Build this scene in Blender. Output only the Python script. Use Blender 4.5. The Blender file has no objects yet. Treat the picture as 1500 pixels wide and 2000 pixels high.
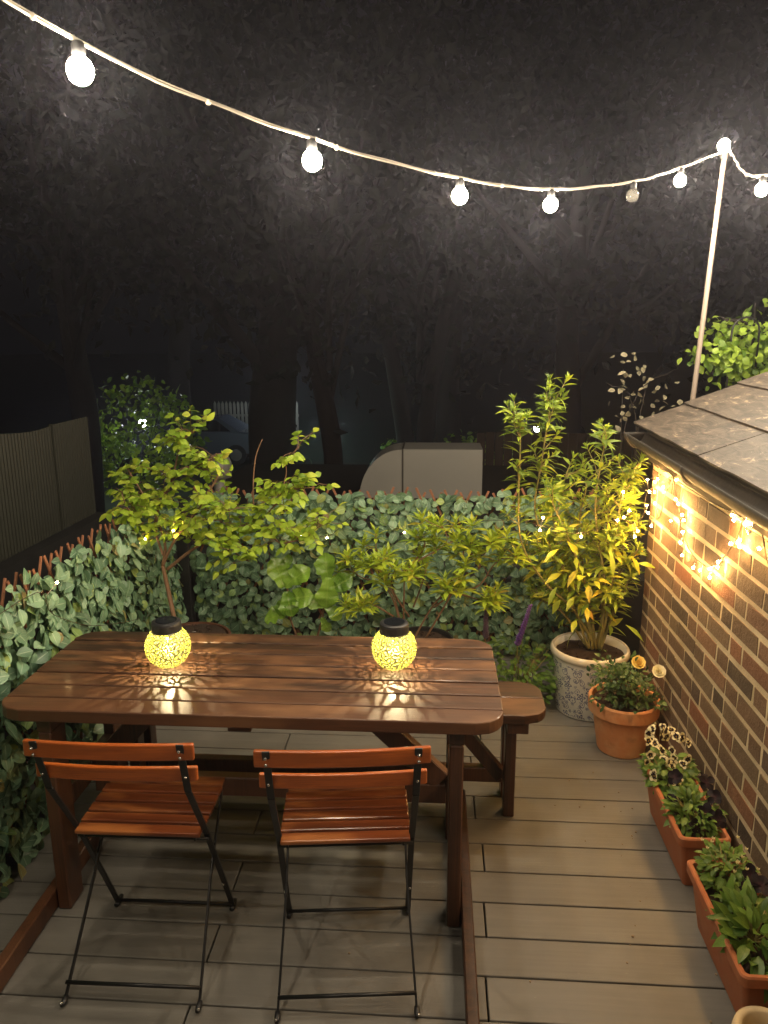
import bpy, math, random
import numpy as np
from mathutils import Matrix, Vector
random.seed(7); R = np.random.default_rng(7)
S = bpy.context.scene; C = S.collection
PI = math.pi
# ------------------------------------------------------------------ camera, night sky, exposure
def make_camera():
    f, pit, yaw, rol = 1473.43, .2298, .0694, -.0049
    fw = Vector((-math.sin(yaw)*math.cos(pit), math.cos(yaw)*math.cos(pit), -math.sin(pit)))
    r = Vector((math.cos(yaw), math.sin(yaw), 0)); u = r.cross(fw)
    r2 = r*math.cos(rol)+u*math.sin(rol); u2 = -r*math.sin(rol)+u*math.cos(rol)
    cd = bpy.data.cameras.new('camera'); cam = bpy.data.objects.new('camera', cd); C.objects.link(cam)
    M = Matrix((r2, u2, -fw)).transposed().to_4x4(); M.translation = Vector((0, 0, 1.784)); cam.matrix_world = M
    cd.sensor_fit = 'VERTICAL'; cd.sensor_height = 24; cd.lens = f/2000*24; cd.clip_start = .05; cd.clip_end = 500
    S.camera = cam
make_camera()
W = bpy.data.worlds.new('World'); S.world = W; W.use_nodes = True
W.node_tree.nodes['Background'].inputs[0].default_value = (.55, .6, .8, 1)
W.node_tree.nodes['Background'].inputs[1].default_value = .0022
S.view_settings.view_transform = 'Standard'; S.view_settings.look = 'None'; S.view_settings.gamma = 1
S.view_settings.exposure = 0
S.cycles.use_denoising = True
S.cycles.max_bounces = 8; S.cycles.transparent_max_bounces = 12; S.cycles.sample_clamp_indirect = 4
S.cycles.volume_bounces = 0; S.cycles.use_light_tree = True
BULB = 1020.; LED = 1250.; LANT = 6.5; GLOW_HAZE = .0048
# ------------------------------------------------------------------ materials
class NT:
    def __init__(s, name):
        s.m = bpy.data.materials.new(name); s.m.use_nodes = True; s.t = s.m.node_tree; s.t.nodes.clear()
        s.out = s.n('ShaderNodeOutputMaterial')
    def n(s, ty, **kw):
        nd = s.t.nodes.new(ty)
        for k, v in kw.items(): setattr(nd, k, v)
        return nd
    def link(s, a, b): s.t.links.new(a, b)
    def put(s, sock, v):
        if isinstance(v, bpy.types.NodeSocket): s.link(v, sock)
        elif v is not None: sock.default_value = v
    def math(s, op, a, b=None, c=None, clamp=False):
        nd = s.n('ShaderNodeMath', operation=op, use_clamp=clamp)
        for i, v in enumerate((a, b, c)): s.put(nd.inputs[i], v)
        return nd.outputs[0]
    def vm(s, op, a, b=None, out=0):
        nd = s.n('ShaderNodeVectorMath', operation=op)
        s.put(nd.inputs[0], a)
        if b is not None: s.put(nd.inputs[3] if op == 'SCALE' else nd.inputs[1], b)
        return nd.outputs[out]
    def ramp(s, f, stops, interp='LINEAR'):
        nd = s.n('ShaderNodeValToRGB'); s.put(nd.inputs[0], f); e = nd.color_ramp.elements; nd.color_ramp.interpolation = interp
        while len(e) < len(stops): e.new(.5)
        for i, (p, c) in enumerate(stops): e[i].position = p; e[i].color = (*c, 1) if len(c) == 3 else c
        return nd.outputs[0]
    def mix(s, f, a, b, ty='MIX'):
        nd = s.n('ShaderNodeMix', data_type='RGBA', blend_type=ty)
        s.put(nd.inputs[0], f)
        for i, v in ((6, a), (7, b)): s.put(nd.inputs[i], (*v, 1) if isinstance(v, tuple) and len(v) == 3 else v)
        return nd.outputs[2]
    def noise(s, vec, scale, detail=4, rough=.55, dist=0., out=0):
        nd = s.n('ShaderNodeTexNoise'); s.put(nd.inputs['Vector'], vec); nd.inputs['Scale'].default_value = scale
        nd.inputs['Detail'].default_value = detail; nd.inputs['Roughness'].default_value = rough; nd.inputs['Distortion'].default_value = dist
        return nd.outputs[out]
    def obj(s): return s.n('ShaderNodeTexCoord').outputs['Object']
    def attr(s, nm='rnd'): return s.n('ShaderNodeAttribute', attribute_name=nm).outputs['Fac']
    def mapv(s, v, sc, loc=(0, 0, 0)):
        nd = s.n('ShaderNodeMapping'); s.put(nd.inputs[0], v); nd.inputs['Scale'].default_value = sc; nd.inputs['Location'].default_value = loc
        return nd.outputs[0]
    def pbsdf(s, col, rough=.6, metal=0., spec=.5, bump=None, bs=.3, bd=.002, coat=0.):
        p = s.n('ShaderNodeBsdfPrincipled')
        s.put(p.inputs['Base Color'], (*col, 1) if isinstance(col, tuple) and len(col) == 3 else col)
        s.put(p.inputs['Roughness'], rough); p.inputs['Metallic'].default_value = metal; p.inputs['Specular IOR Level'].default_value = spec
        p.inputs['Coat Weight'].default_value = coat; p.inputs['Coat Roughness'].default_value = .15
        if bump is not None:
            b = s.n('ShaderNodeBump'); s.put(b.inputs['Height'], bump); b.inputs['Strength'].default_value = bs; b.inputs['Distance'].default_value = bd
            s.link(b.outputs[0], p.inputs['Normal'])
        return p
    def done(s, sh): s.link(sh.outputs[0] if isinstance(sh, bpy.types.Node) else sh, s.out.inputs[0]); return s.m
def simple(name, col, rough=.6, metal=0., var=.25, scale=30, spec=.5, bs=.2, coat=0.):
    t = NT(name); o = t.obj(); n = t.noise(o, scale, 5)
    n2 = t.noise(o, scale*.13, 3)
    c = t.mix(t.math('MULTIPLY', t.math('ADD', n, n2), .5), tuple(x*(1-var) for x in col), tuple(min(1, x*(1+var)) for x in col))
    return t.done(t.pbsdf(c, rough, metal, spec, n, bs, .002, coat))
def wood(name, c0, c1, rough=.35, axis=0, coat=.3, grain=1., worn=None):
    t = NT(name); o = t.obj(); sc = [22, 22, 22]; sc[axis] = 1.3
    off = t.vm('SCALE', t.n('ShaderNodeCombineXYZ').outputs[0], 1.)
    cx = t.n('ShaderNodeCombineXYZ'); a = t.attr(); t.put(cx.inputs[0], t.math('MULTIPLY', a, 37.)); t.put(cx.inputs[1], t.math('MULTIPLY', a, 11.)); t.put(cx.inputs[2], t.math('MULTIPLY', a, 5.))
    v = t.vm('ADD', t.mapv(o, tuple(sc)), cx.outputs[0])
    n = t.noise(v, 1.2, 6, .7, .8); sc5 = [4.5, 4.5, 4.5]; sc5[axis] = 1.2; fine = t.noise(t.vm('MULTIPLY', v, tuple(sc5)), 2., 5, .7)
    f = t.math('ADD', t.math('MULTIPLY', n, .55), t.math('MULTIPLY', fine, .45))
    f = t.math('ADD', f, t.math('MULTIPLY', t.math('SUBTRACT', a, .5), .22))
    c = t.ramp(f, [(.34, c0), (.58, c1)])
    blot = t.noise(t.vm('ADD', t.mapv(o, (3, 9, 9)), cx.outputs[0]), 1., 3)
    if worn: c = t.mix(t.ramp(blot, [(.5, (0, 0, 0)), (.68, (1, 1, 1))]), c, worn)
    rg = t.math('ADD', rough-.12, t.math('MULTIPLY', blot, .3))
    return t.done(t.pbsdf(c, rg, 0, .5, f, .35*grain, .002, coat))
def leafmat(name, stops, vein=(.5, .6, .4), veinf=.35, rough=.45, trans=.25, side=9., spots=None):
    t = NT(name); a = t.attr(); uv = t.n('ShaderNodeUVMap', uv_map='uv').outputs[0]
    sp = t.n('ShaderNodeSeparateXYZ'); t.link(uv, sp.inputs[0]); u, v = sp.outputs[0], sp.outputs[1]
    c = t.ramp(a, stops)
    du = t.math('ABSOLUTE', t.math('SUBTRACT', u, .5))
    mid = t.math('LESS_THAN', du, .035)
    w = t.math('FRACT', t.math('SUBTRACT', t.math('MULTIPLY', v, side), t.math('MULTIPLY', du, side*.9)))
    sv = t.math('MULTIPLY', t.math('LESS_THAN', w, .2), .6)
    n = t.noise(t.obj(), 45, 4)
    f = t.math('MULTIPLY', t.math('MAXIMUM', mid, sv), veinf)
    c = t.mix(f, c, vein)
    c = t.mix(t.math('MULTIPLY', n, .35), c, t.mix(.5, c, (.0, .0, .0)))
    if spots: c = t.mix(t.ramp(t.noise(t.obj(), 22, 3), [(.6, (0, 0, 0)), (.68, (1, 1, 1))]), c, spots)
    p = t.pbsdf(c, rough, 0, .5, t.math('MAXIMUM', mid, sv), .4, .0015)
    tr = t.n('ShaderNodeBsdfTranslucent'); t.put(tr.inputs[0], t.mix(.5, c, t.mix(1., c, (1.2, 1.3, .5), 'MULTIPLY')))
    mx = t.n('ShaderNodeMixShader'); mx.inputs[0].default_value = trans; t.link(p.outputs[0], mx.inputs[1]); t.link(tr.outputs[0], mx.inputs[2])
    return t.done(mx)
def emit(name, col, st):
    t = NT(name); e = t.n('ShaderNodeEmission'); e.inputs[0].default_value = (*col, 1); e.inputs[1].default_value = st; return t.done(e)
def flower_mask(t, v, scale, npet, ring, rnd=.6):
    """petals round each voronoi point of the 3D vector v; returns mask 0/1"""
    vo = t.n('ShaderNodeTexVoronoi', feature='F1'); t.put(vo.inputs['Vector'], v); vo.inputs['Scale'].default_value = scale; vo.inputs['Randomness'].default_value = rnd
    return vo
def lantern_mat():
    t = NT('mosaic petal glass'); p = t.vm('NORMALIZE', t.obj())
    def flowers(scale, npet, size, seed):
        vo = t.n('ShaderNodeTexVoronoi', feature='F1'); t.put(vo.inputs['Vector'], t.vm('ADD', p, (seed, seed*.7, seed*.3)))
        vo.inputs['Scale'].default_value = scale; vo.inputs['Randomness'].default_value = .55
        c = t.vm('NORMALIZE', t.vm('SUBTRACT', vo.outputs['Position'], (seed, seed*.7, seed*.3)))
        d = t.vm('SUBTRACT', p, c); r = t.vm('LENGTH', d, out=1)
        t1 = t.vm('NORMALIZE', t.vm('CROSS_PRODUCT', c, (.31, .52, .8))); t2 = t.vm('CROSS_PRODUCT', c, t1)
        a = t.math('ARCTAN2', t.vm('DOT_PRODUCT', d, t2, out=1), t.vm('DOT_PRODUCT', d, t1, out=1))
        ph = t.math('SUBTRACT', t.math('FRACT', t.math('MULTIPLY', t.math('ADD', a, 7.), npet/(2*PI))), .5)
        rr = t.math('DIVIDE', t.math('SUBTRACT', r, size*.62), size*.36)
        e = t.math('ADD', t.math('MULTIPLY', rr, rr), t.math('POWER', t.math('DIVIDE', t.math('ABSOLUTE', ph), .30), 2.))
        return t.math('MAXIMUM', t.math('LESS_THAN', e, 1.), t.math('LESS_THAN', r, size*.17)), r
    m1, r1 = flowers(2.3, 7., .30, 3.1)
    m2, r2 = flowers(6.5, 4., .080, 5.3)
    m = t.math('MAXIMUM', m1, t.math('MULTIPLY', m2, t.math('GREATER_THAN', r1, .30)))
    tr = t.n('ShaderNodeBsdfTransparent'); tr.inputs[0].default_value = (1., .93, .72, 1)
    tl = t.n('ShaderNodeBsdfTranslucent'); tl.inputs[0].default_value = (.74, .76, .06, 1)
    mx = t.n('ShaderNodeMixShader'); mx.inputs[0].default_value = .10; t.link(tr.outputs[0], mx.inputs[1]); t.link(tl.outputs[0], mx.inputs[2])
    dk = t.pbsdf((.03, .03, .02), .4)
    tl2 = t.n('ShaderNodeBsdfTranslucent'); tl2.inputs[0].default_value = (.012, .010, .003, 1)
    dk2 = t.n('ShaderNodeAddShader'); t.link(dk.outputs[0], dk2.inputs[0]); t.link(tl2.outputs[0], dk2.inputs[1])
    o = t.n('ShaderNodeMixShader'); t.put(o.inputs[0], m); t.link(dk2.outputs[0], o.inputs[1]); t.link(mx.outputs[0], o.inputs[2])
    return t.done(o)
def delft_mat():
    t = NT('glazed pot pattern'); uv = t.n('ShaderNodeUVMap', uv_map='uv').outputs[0]   # metres round and up the pot
    w = t.vm('ADD', uv, t.vm('SCALE', t.vm('SUBTRACT', t.noise(uv, 14, 2, out=1), (.5, .5, .5)), .03))
    def fl(scale, npet, size, seed, wv):
        vo = t.n('ShaderNodeTexVoronoi', feature='F1', voronoi_dimensions='2D'); v = t.vm('ADD', wv, (seed, seed*.6, 0)); t.put(vo.inputs['Vector'], v)
        vo.inputs['Scale'].default_value = scale; vo.inputs['Randomness'].default_value = .7
        d = t.vm('SUBTRACT', v, vo.outputs['Position']); r = t.vm('LENGTH', d, out=1); s = t.n('ShaderNodeSeparateXYZ'); t.link(d, s.inputs[0])
        a = t.math('ARCTAN2', s.outputs[1], s.outputs[0])
        lobes = t.math('ADD', size*.72, t.math('MULTIPLY', t.math('COSINE', t.math('MULTIPLY', a, npet)), size*.28))
        out = t.math('COMPARE', r, lobes, size*.17); core = t.math('COMPARE', r, size*.3, size*.1)
        return t.math('MAXIMUM', out, core), r
    f1, r1 = fl(13., 5., .020, .37, uv); f2, r2 = fl(30., 6., .0085, 1.9, w)
    def spiral(scale, seed, R0, turns):
        vo = t.n('ShaderNodeTexVoronoi', feature='F1', voronoi_dimensions='2D'); v = t.vm('ADD', w, (seed, seed*.6, 0)); t.put(vo.inputs['Vector'], v)
        vo.inputs['Scale'].default_value = scale; vo.inputs['Randomness'].default_value = .9
        d = t.vm('SUBTRACT', v, vo.outputs['Position']); r = t.vm('LENGTH', d, out=1); q = t.n('ShaderNodeSeparateXYZ'); t.link(d, q.inputs[0])
        a = t.math('DIVIDE', t.math('ARCTAN2', q.outputs[1], q.outputs[0]), 2*PI)
        fr = t.math('FRACT', t.math('ADD', t.math('SUBTRACT', t.math('MULTIPLY', r, turns/R0), a), 3.))
        return t.math('MULTIPLY', t.math('LESS_THAN', t.math('ABSOLUTE', t.math('SUBTRACT', fr, .5)), .13), t.math('LESS_THAN', r, R0))
    vine = t.math('MULTIPLY', spiral(20., 2.3, .018, 1.8), t.math('GREATER_THAN', r1, .025))
    m = t.math('MAXIMUM', t.math('MAXIMUM', f1, t.math('MULTIPLY', f2, t.math('GREATER_THAN', r1, .026))), vine)
    s = t.n('ShaderNodeSeparateXYZ'); t.link(uv, s.inputs[0])
    band = t.math('MULTIPLY', t.math('GREATER_THAN', s.outputs[1], .012), t.math('LESS_THAN', s.outputs[1], .27))
    m = t.math('MULTIPLY', m, band)
    n = t.noise(uv, 9, 4)
    base = t.ramp(n, [(.3, (.78, .76, .68)), (.7, (.90, .88, .80))])
    blue = t.ramp(t.noise(uv, 30, 3), [(.35, (.03, .045, .16)), (.65, (.10, .13, .32))])
    return t.done(t.pbsdf(t.mix(t.math('MULTIPLY', m, .92), base, blue), .22, 0, .5, n, .1, .001, .3))
def brick_mat():
    t = NT('brick'); o = t.obj(); a = t.attr(); n = t.noise(o, 60, 6, .7); n2 = t.noise(o, 14, 4)
    c = t.ramp(a, [(0, (.025, .022, .022)), (.22, (.085, .056, .040)), (.5, (.135, .078, .050)), (.75, (.145, .105, .068)), (.9, (.26, .09, .045)), (1, (.05, .042, .04))])
    c = t.mix(t.math('MULTIPLY', n2, .7), c, t.mix(.6, c, (.20, .14, .09)))
    c = t.mix(t.ramp(n, [(.62, (0, 0, 0)), (.74, (.5, .5, .5))]), c, (.38, .30, .2))
    return t.done(t.pbsdf(c, .85, 0, .3, t.math('ADD', n, t.math('MULTIPLY', n2, 1.5)), .9, .006))
def mortar_mat():
    t = NT('mortar'); o = t.obj(); n = t.noise(o, 90, 6, .7)
    c = t.ramp(t.noise(o, 9, 4), [(.3, (.46, .37, .23)), (.7, (.68, .55, .36))])
    return t.done(t.pbsdf(c, .95, 0, .2, n, .8, .004))
def deck_mat():
    t = NT('composite deck board'); o = t.obj(); a = t.attr(); g = t.noise(t.mapv(o, (2.2, 60, 60)), 1., 5, .7); n = t.noise(o, 3.5, 4)
    c = t.mix(g, (.112, .105, .096), (.200, .188, .170)); c = t.mix(t.math('MULTIPLY', a, .4), c, (.11, .103, .093))
    c = t.mix(t.ramp(n, [(.45, (0, 0, 0)), (.75, (.55, .55, .55))]), c, (.25, .235, .205))
    sp = t.ramp(t.noise(o, 95, 2), [(.74, (0, 0, 0)), (.78, (.6, .6, .6))]); c = t.mix(sp, c, (.38, .34, .28))
    return t.done(t.pbsdf(c, t.math('ADD', .42, t.math('MULTIPLY', n, .25)), 0, .45, g, .6, .002))
def slate_mat():
    t = NT('slate'); o = t.obj(); a = t.attr()
    v = t.vm('ADD', t.mapv(o, (30, 9, 30)), t.vm('SCALE', t.noise(o, 2.5, 3, out=1), 3.))
    n = t.noise(v, 1., 6, .65, .6); b = t.noise(o, 5, 4)
    c = t.mix(t.ramp(n, [(.35, (0, 0, 0)), (.65, (1, 1, 1))]), (.040, .031, .024), (.135, .104, .078)); c = t.mix(t.math('MULTIPLY', a, .35), c, (.115, .10, .085))
    streak = t.math('MULTIPLY', t.ramp(n, [(.57, (0, 0, 0)), (.63, (1, 1, 1))]), t.ramp(b, [(.46, (0, 0, 0)), (.58, (1, 1, 1))]))
    c = t.mix(streak, c, (.34, .26, .17))
    dots = t.ramp(t.noise(o, 55, 2), [(.71, (0, 0, 0)), (.75, (.8, .8, .8))]); c = t.mix(dots, c, (.42, .36, .27))
    return t.done(t.pbsdf(c, .55, 0, .45, n, .8, .005))
def terracotta_mat(name, base, pale):
    t = NT(name); o = t.obj(); n = t.noise(o, 7, 5, .65); g = t.noise(o, 120, 3)
    c = t.mix(t.ramp(n, [(.42, (0, 0, 0)), (.7, (.8, .8, .8))]), base, pale)
    c = t.mix(t.ramp(t.noise(o, 16, 4), [(.55, (0, 0, 0)), (.7, (.45, .45, .45))]), c, tuple(x*.55 for x in base))
    return t.done(t.pbsdf(c, .62, 0, .4, t.math('ADD', g, n), .3, .001))
def flower_mat(name, stops, trans=.3):
    t = NT(name); uv = t.n('ShaderNodeUVMap', uv_map='uv').outputs[0]; sp = t.n('ShaderNodeSeparateXYZ'); t.link(uv, sp.inputs[0])
    v = t.math('ADD', sp.outputs[1], t.math('MULTIPLY', t.math('SUBTRACT', t.noise(t.obj(), 170, 3), .5), .9))
    c = t.ramp(v, stops); p = t.pbsdf(c, .6, 0, .3)
    tr = t.n('ShaderNodeBsdfTranslucent'); t.put(tr.inputs[0], c)
    mx = t.n('ShaderNodeMixShader'); mx.inputs[0].default_value = trans; t.link(p.outputs[0], mx.inputs[1]); t.link(tr.outputs[0], mx.inputs[2])
    return t.done(mx)
M = {}
M['deck'] = deck_mat(); M['brick'] = brick_mat(); M['mortar'] = mortar_mat(); M['slate'] = slate_mat()
M['table'] = wood('stained table wood', (.016, .007, .004), (.088, .034, .014), .50, 0, .12, 1.7, (.15, .066, .026))
M['seat'] = wood('shaded seat wood', (.06, .015, .005), (.19, .046, .012), .30, 0, .5, 1.4, (.36, .12, .03))  # chair wood darkened for the seats; shade by the table is in the colour
M['table_y'] = wood('stained leg wood', (.03, .012, .006), (.10, .038, .016), .45, 2, .2, 1.)
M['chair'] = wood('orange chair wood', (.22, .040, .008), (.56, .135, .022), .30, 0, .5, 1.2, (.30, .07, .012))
M['black'] = simple('black painted steel', (.012, .012, .013), .38, .2, .3)
M['steel'] = simple('rivet steel', (.6, .58, .55), .25, .9)
M['blackp'] = simple('black plastic', (.016, .016, .018), .45, 0, .3)
M['gutter'] = simple('weathered dark gutter', (.034, .028, .022), .62, 0, .8, 28, bs=.8)
M['fascia'] = simple('fascia board', (.10, .085, .065), .6, 0, .3, 25)
M['terra'] = terracotta_mat('terracotta', (.62, .25, .10), (.70, .42, .22))
M['terra2'] = terracotta_mat('planter terracotta', (.40, .125, .05), (.38, .17, .09))
M['brownpot'] = simple('dark brown pot', (.11, .045, .025), .6, 0, .4, 30)
M['cream'] = simple('cream stone pot', (.62, .50, .32), .7, 0, .2, 60)
M['delft'] = delft_mat(); M['glaze'] = simple('cream glaze', (.66, .60, .48), .25, 0, .12, 12, coat=.3)
M['soil'] = simple('soil', (.035, .018, .010), .95, 0, .6, 120, bs=1.)
M['soil2'] = simple('soil crumbs', (.30, .22, .14), .9, 0, .8, 300)
M['stem'] = simple('brown stem', (.20, .11, .06), .7, 0, .35, 60)
M['gstem'] = simple('green brown stem', (.22, .19, .06), .6, 0, .3, 60)
M['bark'] = simple('bark', (.026, .020, .017), .95, 0, .5, 9, bs=1.)
M['willow'] = simple('willow slat', (.25, .105, .055), .7, 0, .45, 60)
M['hleaf'] = leafmat('faux ivy leaf', [(0, (.06, .14, .08)), (.5, (.15, .29, .17)), (.86, (.26, .42, .26)), (.92, (.20, .34, .09)), (.97, (.34, .46, .10)), (1, (.30, .20, .09))], (.52, .64, .46), .55, .42, .18)
M['rleaf'] = leafmat('rose leaf', [(0, (.18, .34, .03)), (.5, (.42, .58, .045)), (.88, (.64, .70, .08)), (1, (.50, .26, .07))], (.5, .55, .12), .2, .5, .3)
M['tleaf'] = leafmat('tall shrub leaf', [(0, (.09, .17, .025)), (.28, (.24, .36, .03)), (.55, (.42, .54, .045)), (.80, (.62, .62, .045)), (.94, (.62, .48, .03)), (1, (.60, .32, .04))], (.5, .5, .15), .25, .4, .28)
M['aleaf'] = leafmat('azalea leaf', [(0, (.22, .36, .03)), (.6, (.46, .58, .04)), (.88, (.52, .50, .04)), (1, (.5, .32, .05))], (.45, .5, .1), .2, .4, .28)
M['fleaf'] = leafmat('fiddle leaf', [(0, (.11, .24, .025)), (1, (.20, .36, .04))], (.36, .48, .10), .35, .25, .2, 9., )
M['dleaf'] = leafmat('dark bush leaf', [(0, (.03, .07, .025)), (.7, (.06, .13, .035)), (1, (.12, .2, .05))], (.25, .32, .12), .2, .35, .15)
M['vleaf'] = leafmat('viola leaf', [(0, (.07, .15, .03)), (1, (.18, .32, .05))], (.3, .4, .1), .2, .4, .25)
M['bleaf'] = leafmat('bright bush leaf', [(0, (.12, .24, .03)), (1, (.42, .58, .07))], (.4, .5, .1), .2, .4, .3)
M['pleaf'] = leafmat('pale leaf', [(0, (.26, .24, .16)), (1, (.48, .42, .28))], (.5, .5, .4), .1, .5, .2)
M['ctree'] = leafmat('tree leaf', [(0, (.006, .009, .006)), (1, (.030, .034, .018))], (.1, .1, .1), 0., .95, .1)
M['lant'] = lantern_mat()
M['bulb'] = emit('lit bulb glass', (1., .84, .61), BULB); M['ledm'] = emit('lit led', (1., .55, .17), LED); M['ledd'] = emit('dim led', (1., .62, .25), 260.); M['ledw'] = emit('lantern led', (1., .9, .7), 60.)
M['farlamp'] = emit('far lamp', (.9, .95, 1.), 60.)
M['cable'] = simple('cream cable', (.50, .45, .37), .5, 0, .25, 80)
M['wire'] = simple('dark fairy wire', (.05, .035, .02), .5)
M['pole'] = simple('pale pole', (.27, .215, .175), .55, 0, .15, 20)
M['duct'] = simple('galvanised duct', (.27, .26, .24), .5, .15, .12, 8)
M['shed'] = simple('olive corrugated sheet', (.030, .031, .021), .6, 0, .2, 10)
M['felt'] = simple('roofing felt', (.02, .02, .02), .9)
M['lawn'] = simple('dark grass', (.03, .05, .025), .95, 0, .5, 3)
M['car'] = simple('blue grey car paint', (.22, .27, .36), .25, .4, .05, 5, coat=.6)
M['cglass'] = simple('car window', (.01, .012, .015), .08)
M['tyre'] = simple('tyre', (.015, .015, .015), .8)
M['picket'] = simple('pale picket', (.45, .44, .38), .7)
M['darkwood'] = simple('dark fence boards', (.035, .022, .014), .85)
t = NT('clear bulb glass'); p = t.pbsdf((.95, .92, .85), .12, coat=.5); p.inputs['Transmission Weight'].default_value = .82; p.inputs['IOR'].default_value = 1.25; M['glass'] = t.done(p)
# ------------------------------------------------------------------ mesh helpers
class MB:
    def __init__(s): s.v = []; s.f = []; s.uv = []; s.r = []; s.n = 0
    def add(s, v, f, uv=None, r=None):
        v = np.asarray(v, float); k = len(v)
        s.v.append(v); s.f += [tuple(i+s.n for i in q) for q in f]
        s.uv.append(np.zeros((k, 2)) if uv is None else np.asarray(uv, float))
        s.r.append(np.full(k, R.random() if r is None else r) if np.isscalar(r) or r is None else np.asarray(r)); s.n += k
        return s
    def box(s, lo, hi, r=None):
        (a, b, c), (d, e, f) = lo, hi
        s.add([(a, b, c), (d, b, c), (d, e, c), (a, e, c), (a, b, f), (d, b, f), (d, e, f), (a, e, f)],
              [(0, 3, 2, 1), (4, 5, 6, 7), (0, 1, 5, 4), (1, 2, 6, 5), (2, 3, 7, 6), (3, 0, 4, 7)], r=r); return s
    def bar(s, p, q, w, t, side=(1, 0, 0), r=None):
        p, q = Vector(p), Vector(q); d = (q-p).normalized(); a = Vector(side); a = (a-d*a.dot(d)).normalized(); b = d.cross(a)
        v = []
        for o in (p, q):
            for x, y in ((-1, -1), (1, -1), (1, 1), (-1, 1)): v.append(o+a*w*.5*x+b*t*.5*y)
        s.add(v, [(0, 3, 2, 1), (4, 5, 6, 7), (0, 1, 5, 4), (1, 2, 6, 5), (2, 3, 7, 6), (3, 0, 4, 7)], r=r); return s
    def tube(s, pts, rad, n=7, r=None):
        P = np.asarray(pts, float); k = len(P); rad = np.broadcast_to(np.asarray(rad, float), (k,)) if np.ndim(rad) == 0 else np.asarray(rad)
        T = np.gradient(P, axis=0); T /= np.linalg.norm(T, axis=1)[:, None]+1e-9
        up = np.array([.13, .31, .94]) if abs(T[0][2]) < .9 else np.array([1., .1, 0.]); V = []
        a = np.cross(T[0], up); a /= np.linalg.norm(a)
        for i in range(k):
            a = a-T[i]*a.dot(T[i]); a /= np.linalg.norm(a)+1e-9; b = np.cross(T[i], a)
            for j in range(n):
                an = 2*PI*j/n; V.append(P[i]+rad[i]*(a*math.cos(an)+b*math.sin(an)))
        F = [(i*n+j, i*n+(j+1) % n, (i+1)*n+(j+1) % n, (i+1)*n+j) for i in range(k-1) for j in range(n)]
        F += [tuple(range(n-1, -1, -1)), tuple((k-1)*n+j for j in range(n))]
        s.add(V, F, r=r); return s
    def lathe(s, prof, c=(0, 0, 0), n=40, wob=0.):
        V = []; UV = []
        L = np.cumsum([0]+[math.dist(prof[i], prof[i-1]) for i in range(1, len(prof))])
        for i, (rr, z) in enumerate(prof):
            for j in range(n+1):
                a = 2*PI*j/n; w = 1+wob*math.sin(3*a+z*9); V.append((c[0]+rr*w*math.cos(a), c[1]+rr*w*math.sin(a), c[2]+z)); UV.append((a*.165, z))
        m = n+1
        F = [(i*m+j, i*m+j+1, (i+1)*m+j+1, (i+1)*m+j) for i in range(len(prof)-1) for j in range(n)]
        s.add(V, F, UV); return s
    def ball(s, c, r, nu=14, nv=9, sz=1.):
        V = []; F = []
        for i in range(nv+1):
            th = PI*i/nv
            for j in range(nu): a = 2*PI*j/nu; V.append((c[0]+r*math.sin(th)*math.cos(a), c[1]+r*math.sin(th)*math.sin(a), c[2]+r*sz*math.cos(th)))
        F = [(i*nu+j, (i+1)*nu+j, (i+1)*nu+(j+1) % nu, i*nu+(j+1) % nu) for i in range(nv) for j in range(nu)]
        s.add(V, F); return s
    def prism(s, poly, z0, z1, r=None):
        k = len(poly); s.add([(x, y, z0) for x, y in poly]+[(x, y, z1) for x, y in poly],
              [tuple(range(k-1, -1, -1)), tuple(range(k, 2*k))]+[(i, (i+1) % k, k+(i+1) % k, k+i) for i in range(k)], r=r); return s
    def leaves(s, P, D, N, L, Wd, prof=(.05, .75, 1, .65, .0), fold=.25, curl=.25, r=None, rip=0.):
        P, D, N = (np.asarray(a, float) for a in (P, D, N)); n = len(P)
        if n == 0: return s
        L = np.broadcast_to(L, (n,)); Wd = np.broadcast_to(Wd, (n,)); curl = np.broadcast_to(curl, (n,))
        D = D/(np.linalg.norm(D, axis=1)[:, None]+1e-9); Sd = np.cross(D, N); Sd /= np.linalg.norm(Sd, axis=1)[:, None]+1e-9; Nn = np.cross(Sd, D)
        k = len(prof); ts = np.linspace(0, 1, k); V = np.zeros((n, k, 3, 3)); UV = np.zeros((n, k, 3, 2))
        for i, t in enumerate(ts):
            ctr = P+D*(L*t*(1-.12*t*np.abs(curl)))[:, None]-Nn*(L*curl*t*t)[:, None]
            hw = Wd*.5*max(prof[i], .02)
            for j, sg in enumerate((-1, 0, 1)):
                V[:, i, j] = ctr+Sd*(hw*sg)[:, None]+Nn*((abs(sg)*(fold+rip*math.sin(i*2.2+sg*.8)))*hw)[:, None]; UV[:, i, j] = (.5+.5*sg, t)
        rr = R.random(n) if r is None else np.asarray(r)
        base = np.array([(i*3+j, i*3+j+1, (i+1)*3+j+1, (i+1)*3+j) for i in range(k-1) for j in range(2)])
        F = (base[None]+(np.arange(n)*k*3)[:, None, None]).reshape(-1, 4)
        s.add(V.reshape(-1, 3), F.tolist(), UV.reshape(-1, 2), np.repeat(rr, k*3)); return s
    def build(s, name, mat, parent=None, smooth=False, bevel=0., seg=1):
        V = np.concatenate(s.v); UV = np.concatenate(s.uv); rr = np.concatenate(s.r)
        if parent is not None: V = V-np.array(parent['_base'])
        me = bpy.data.meshes.new(name); me.from_pydata(V.tolist(), [], s.f)
        uvl = me.uv_layers.new(name='uv'); li = np.zeros(len(me.loops), int); me.loops.foreach_get('vertex_index', li)
        uvl.data.foreach_set('uv', UV[li].ravel()); at = me.attributes.new('rnd', 'FLOAT', 'POINT'); at.data.foreach_set('value', rr.astype(float))
        me.materials.append(mat)
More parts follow.
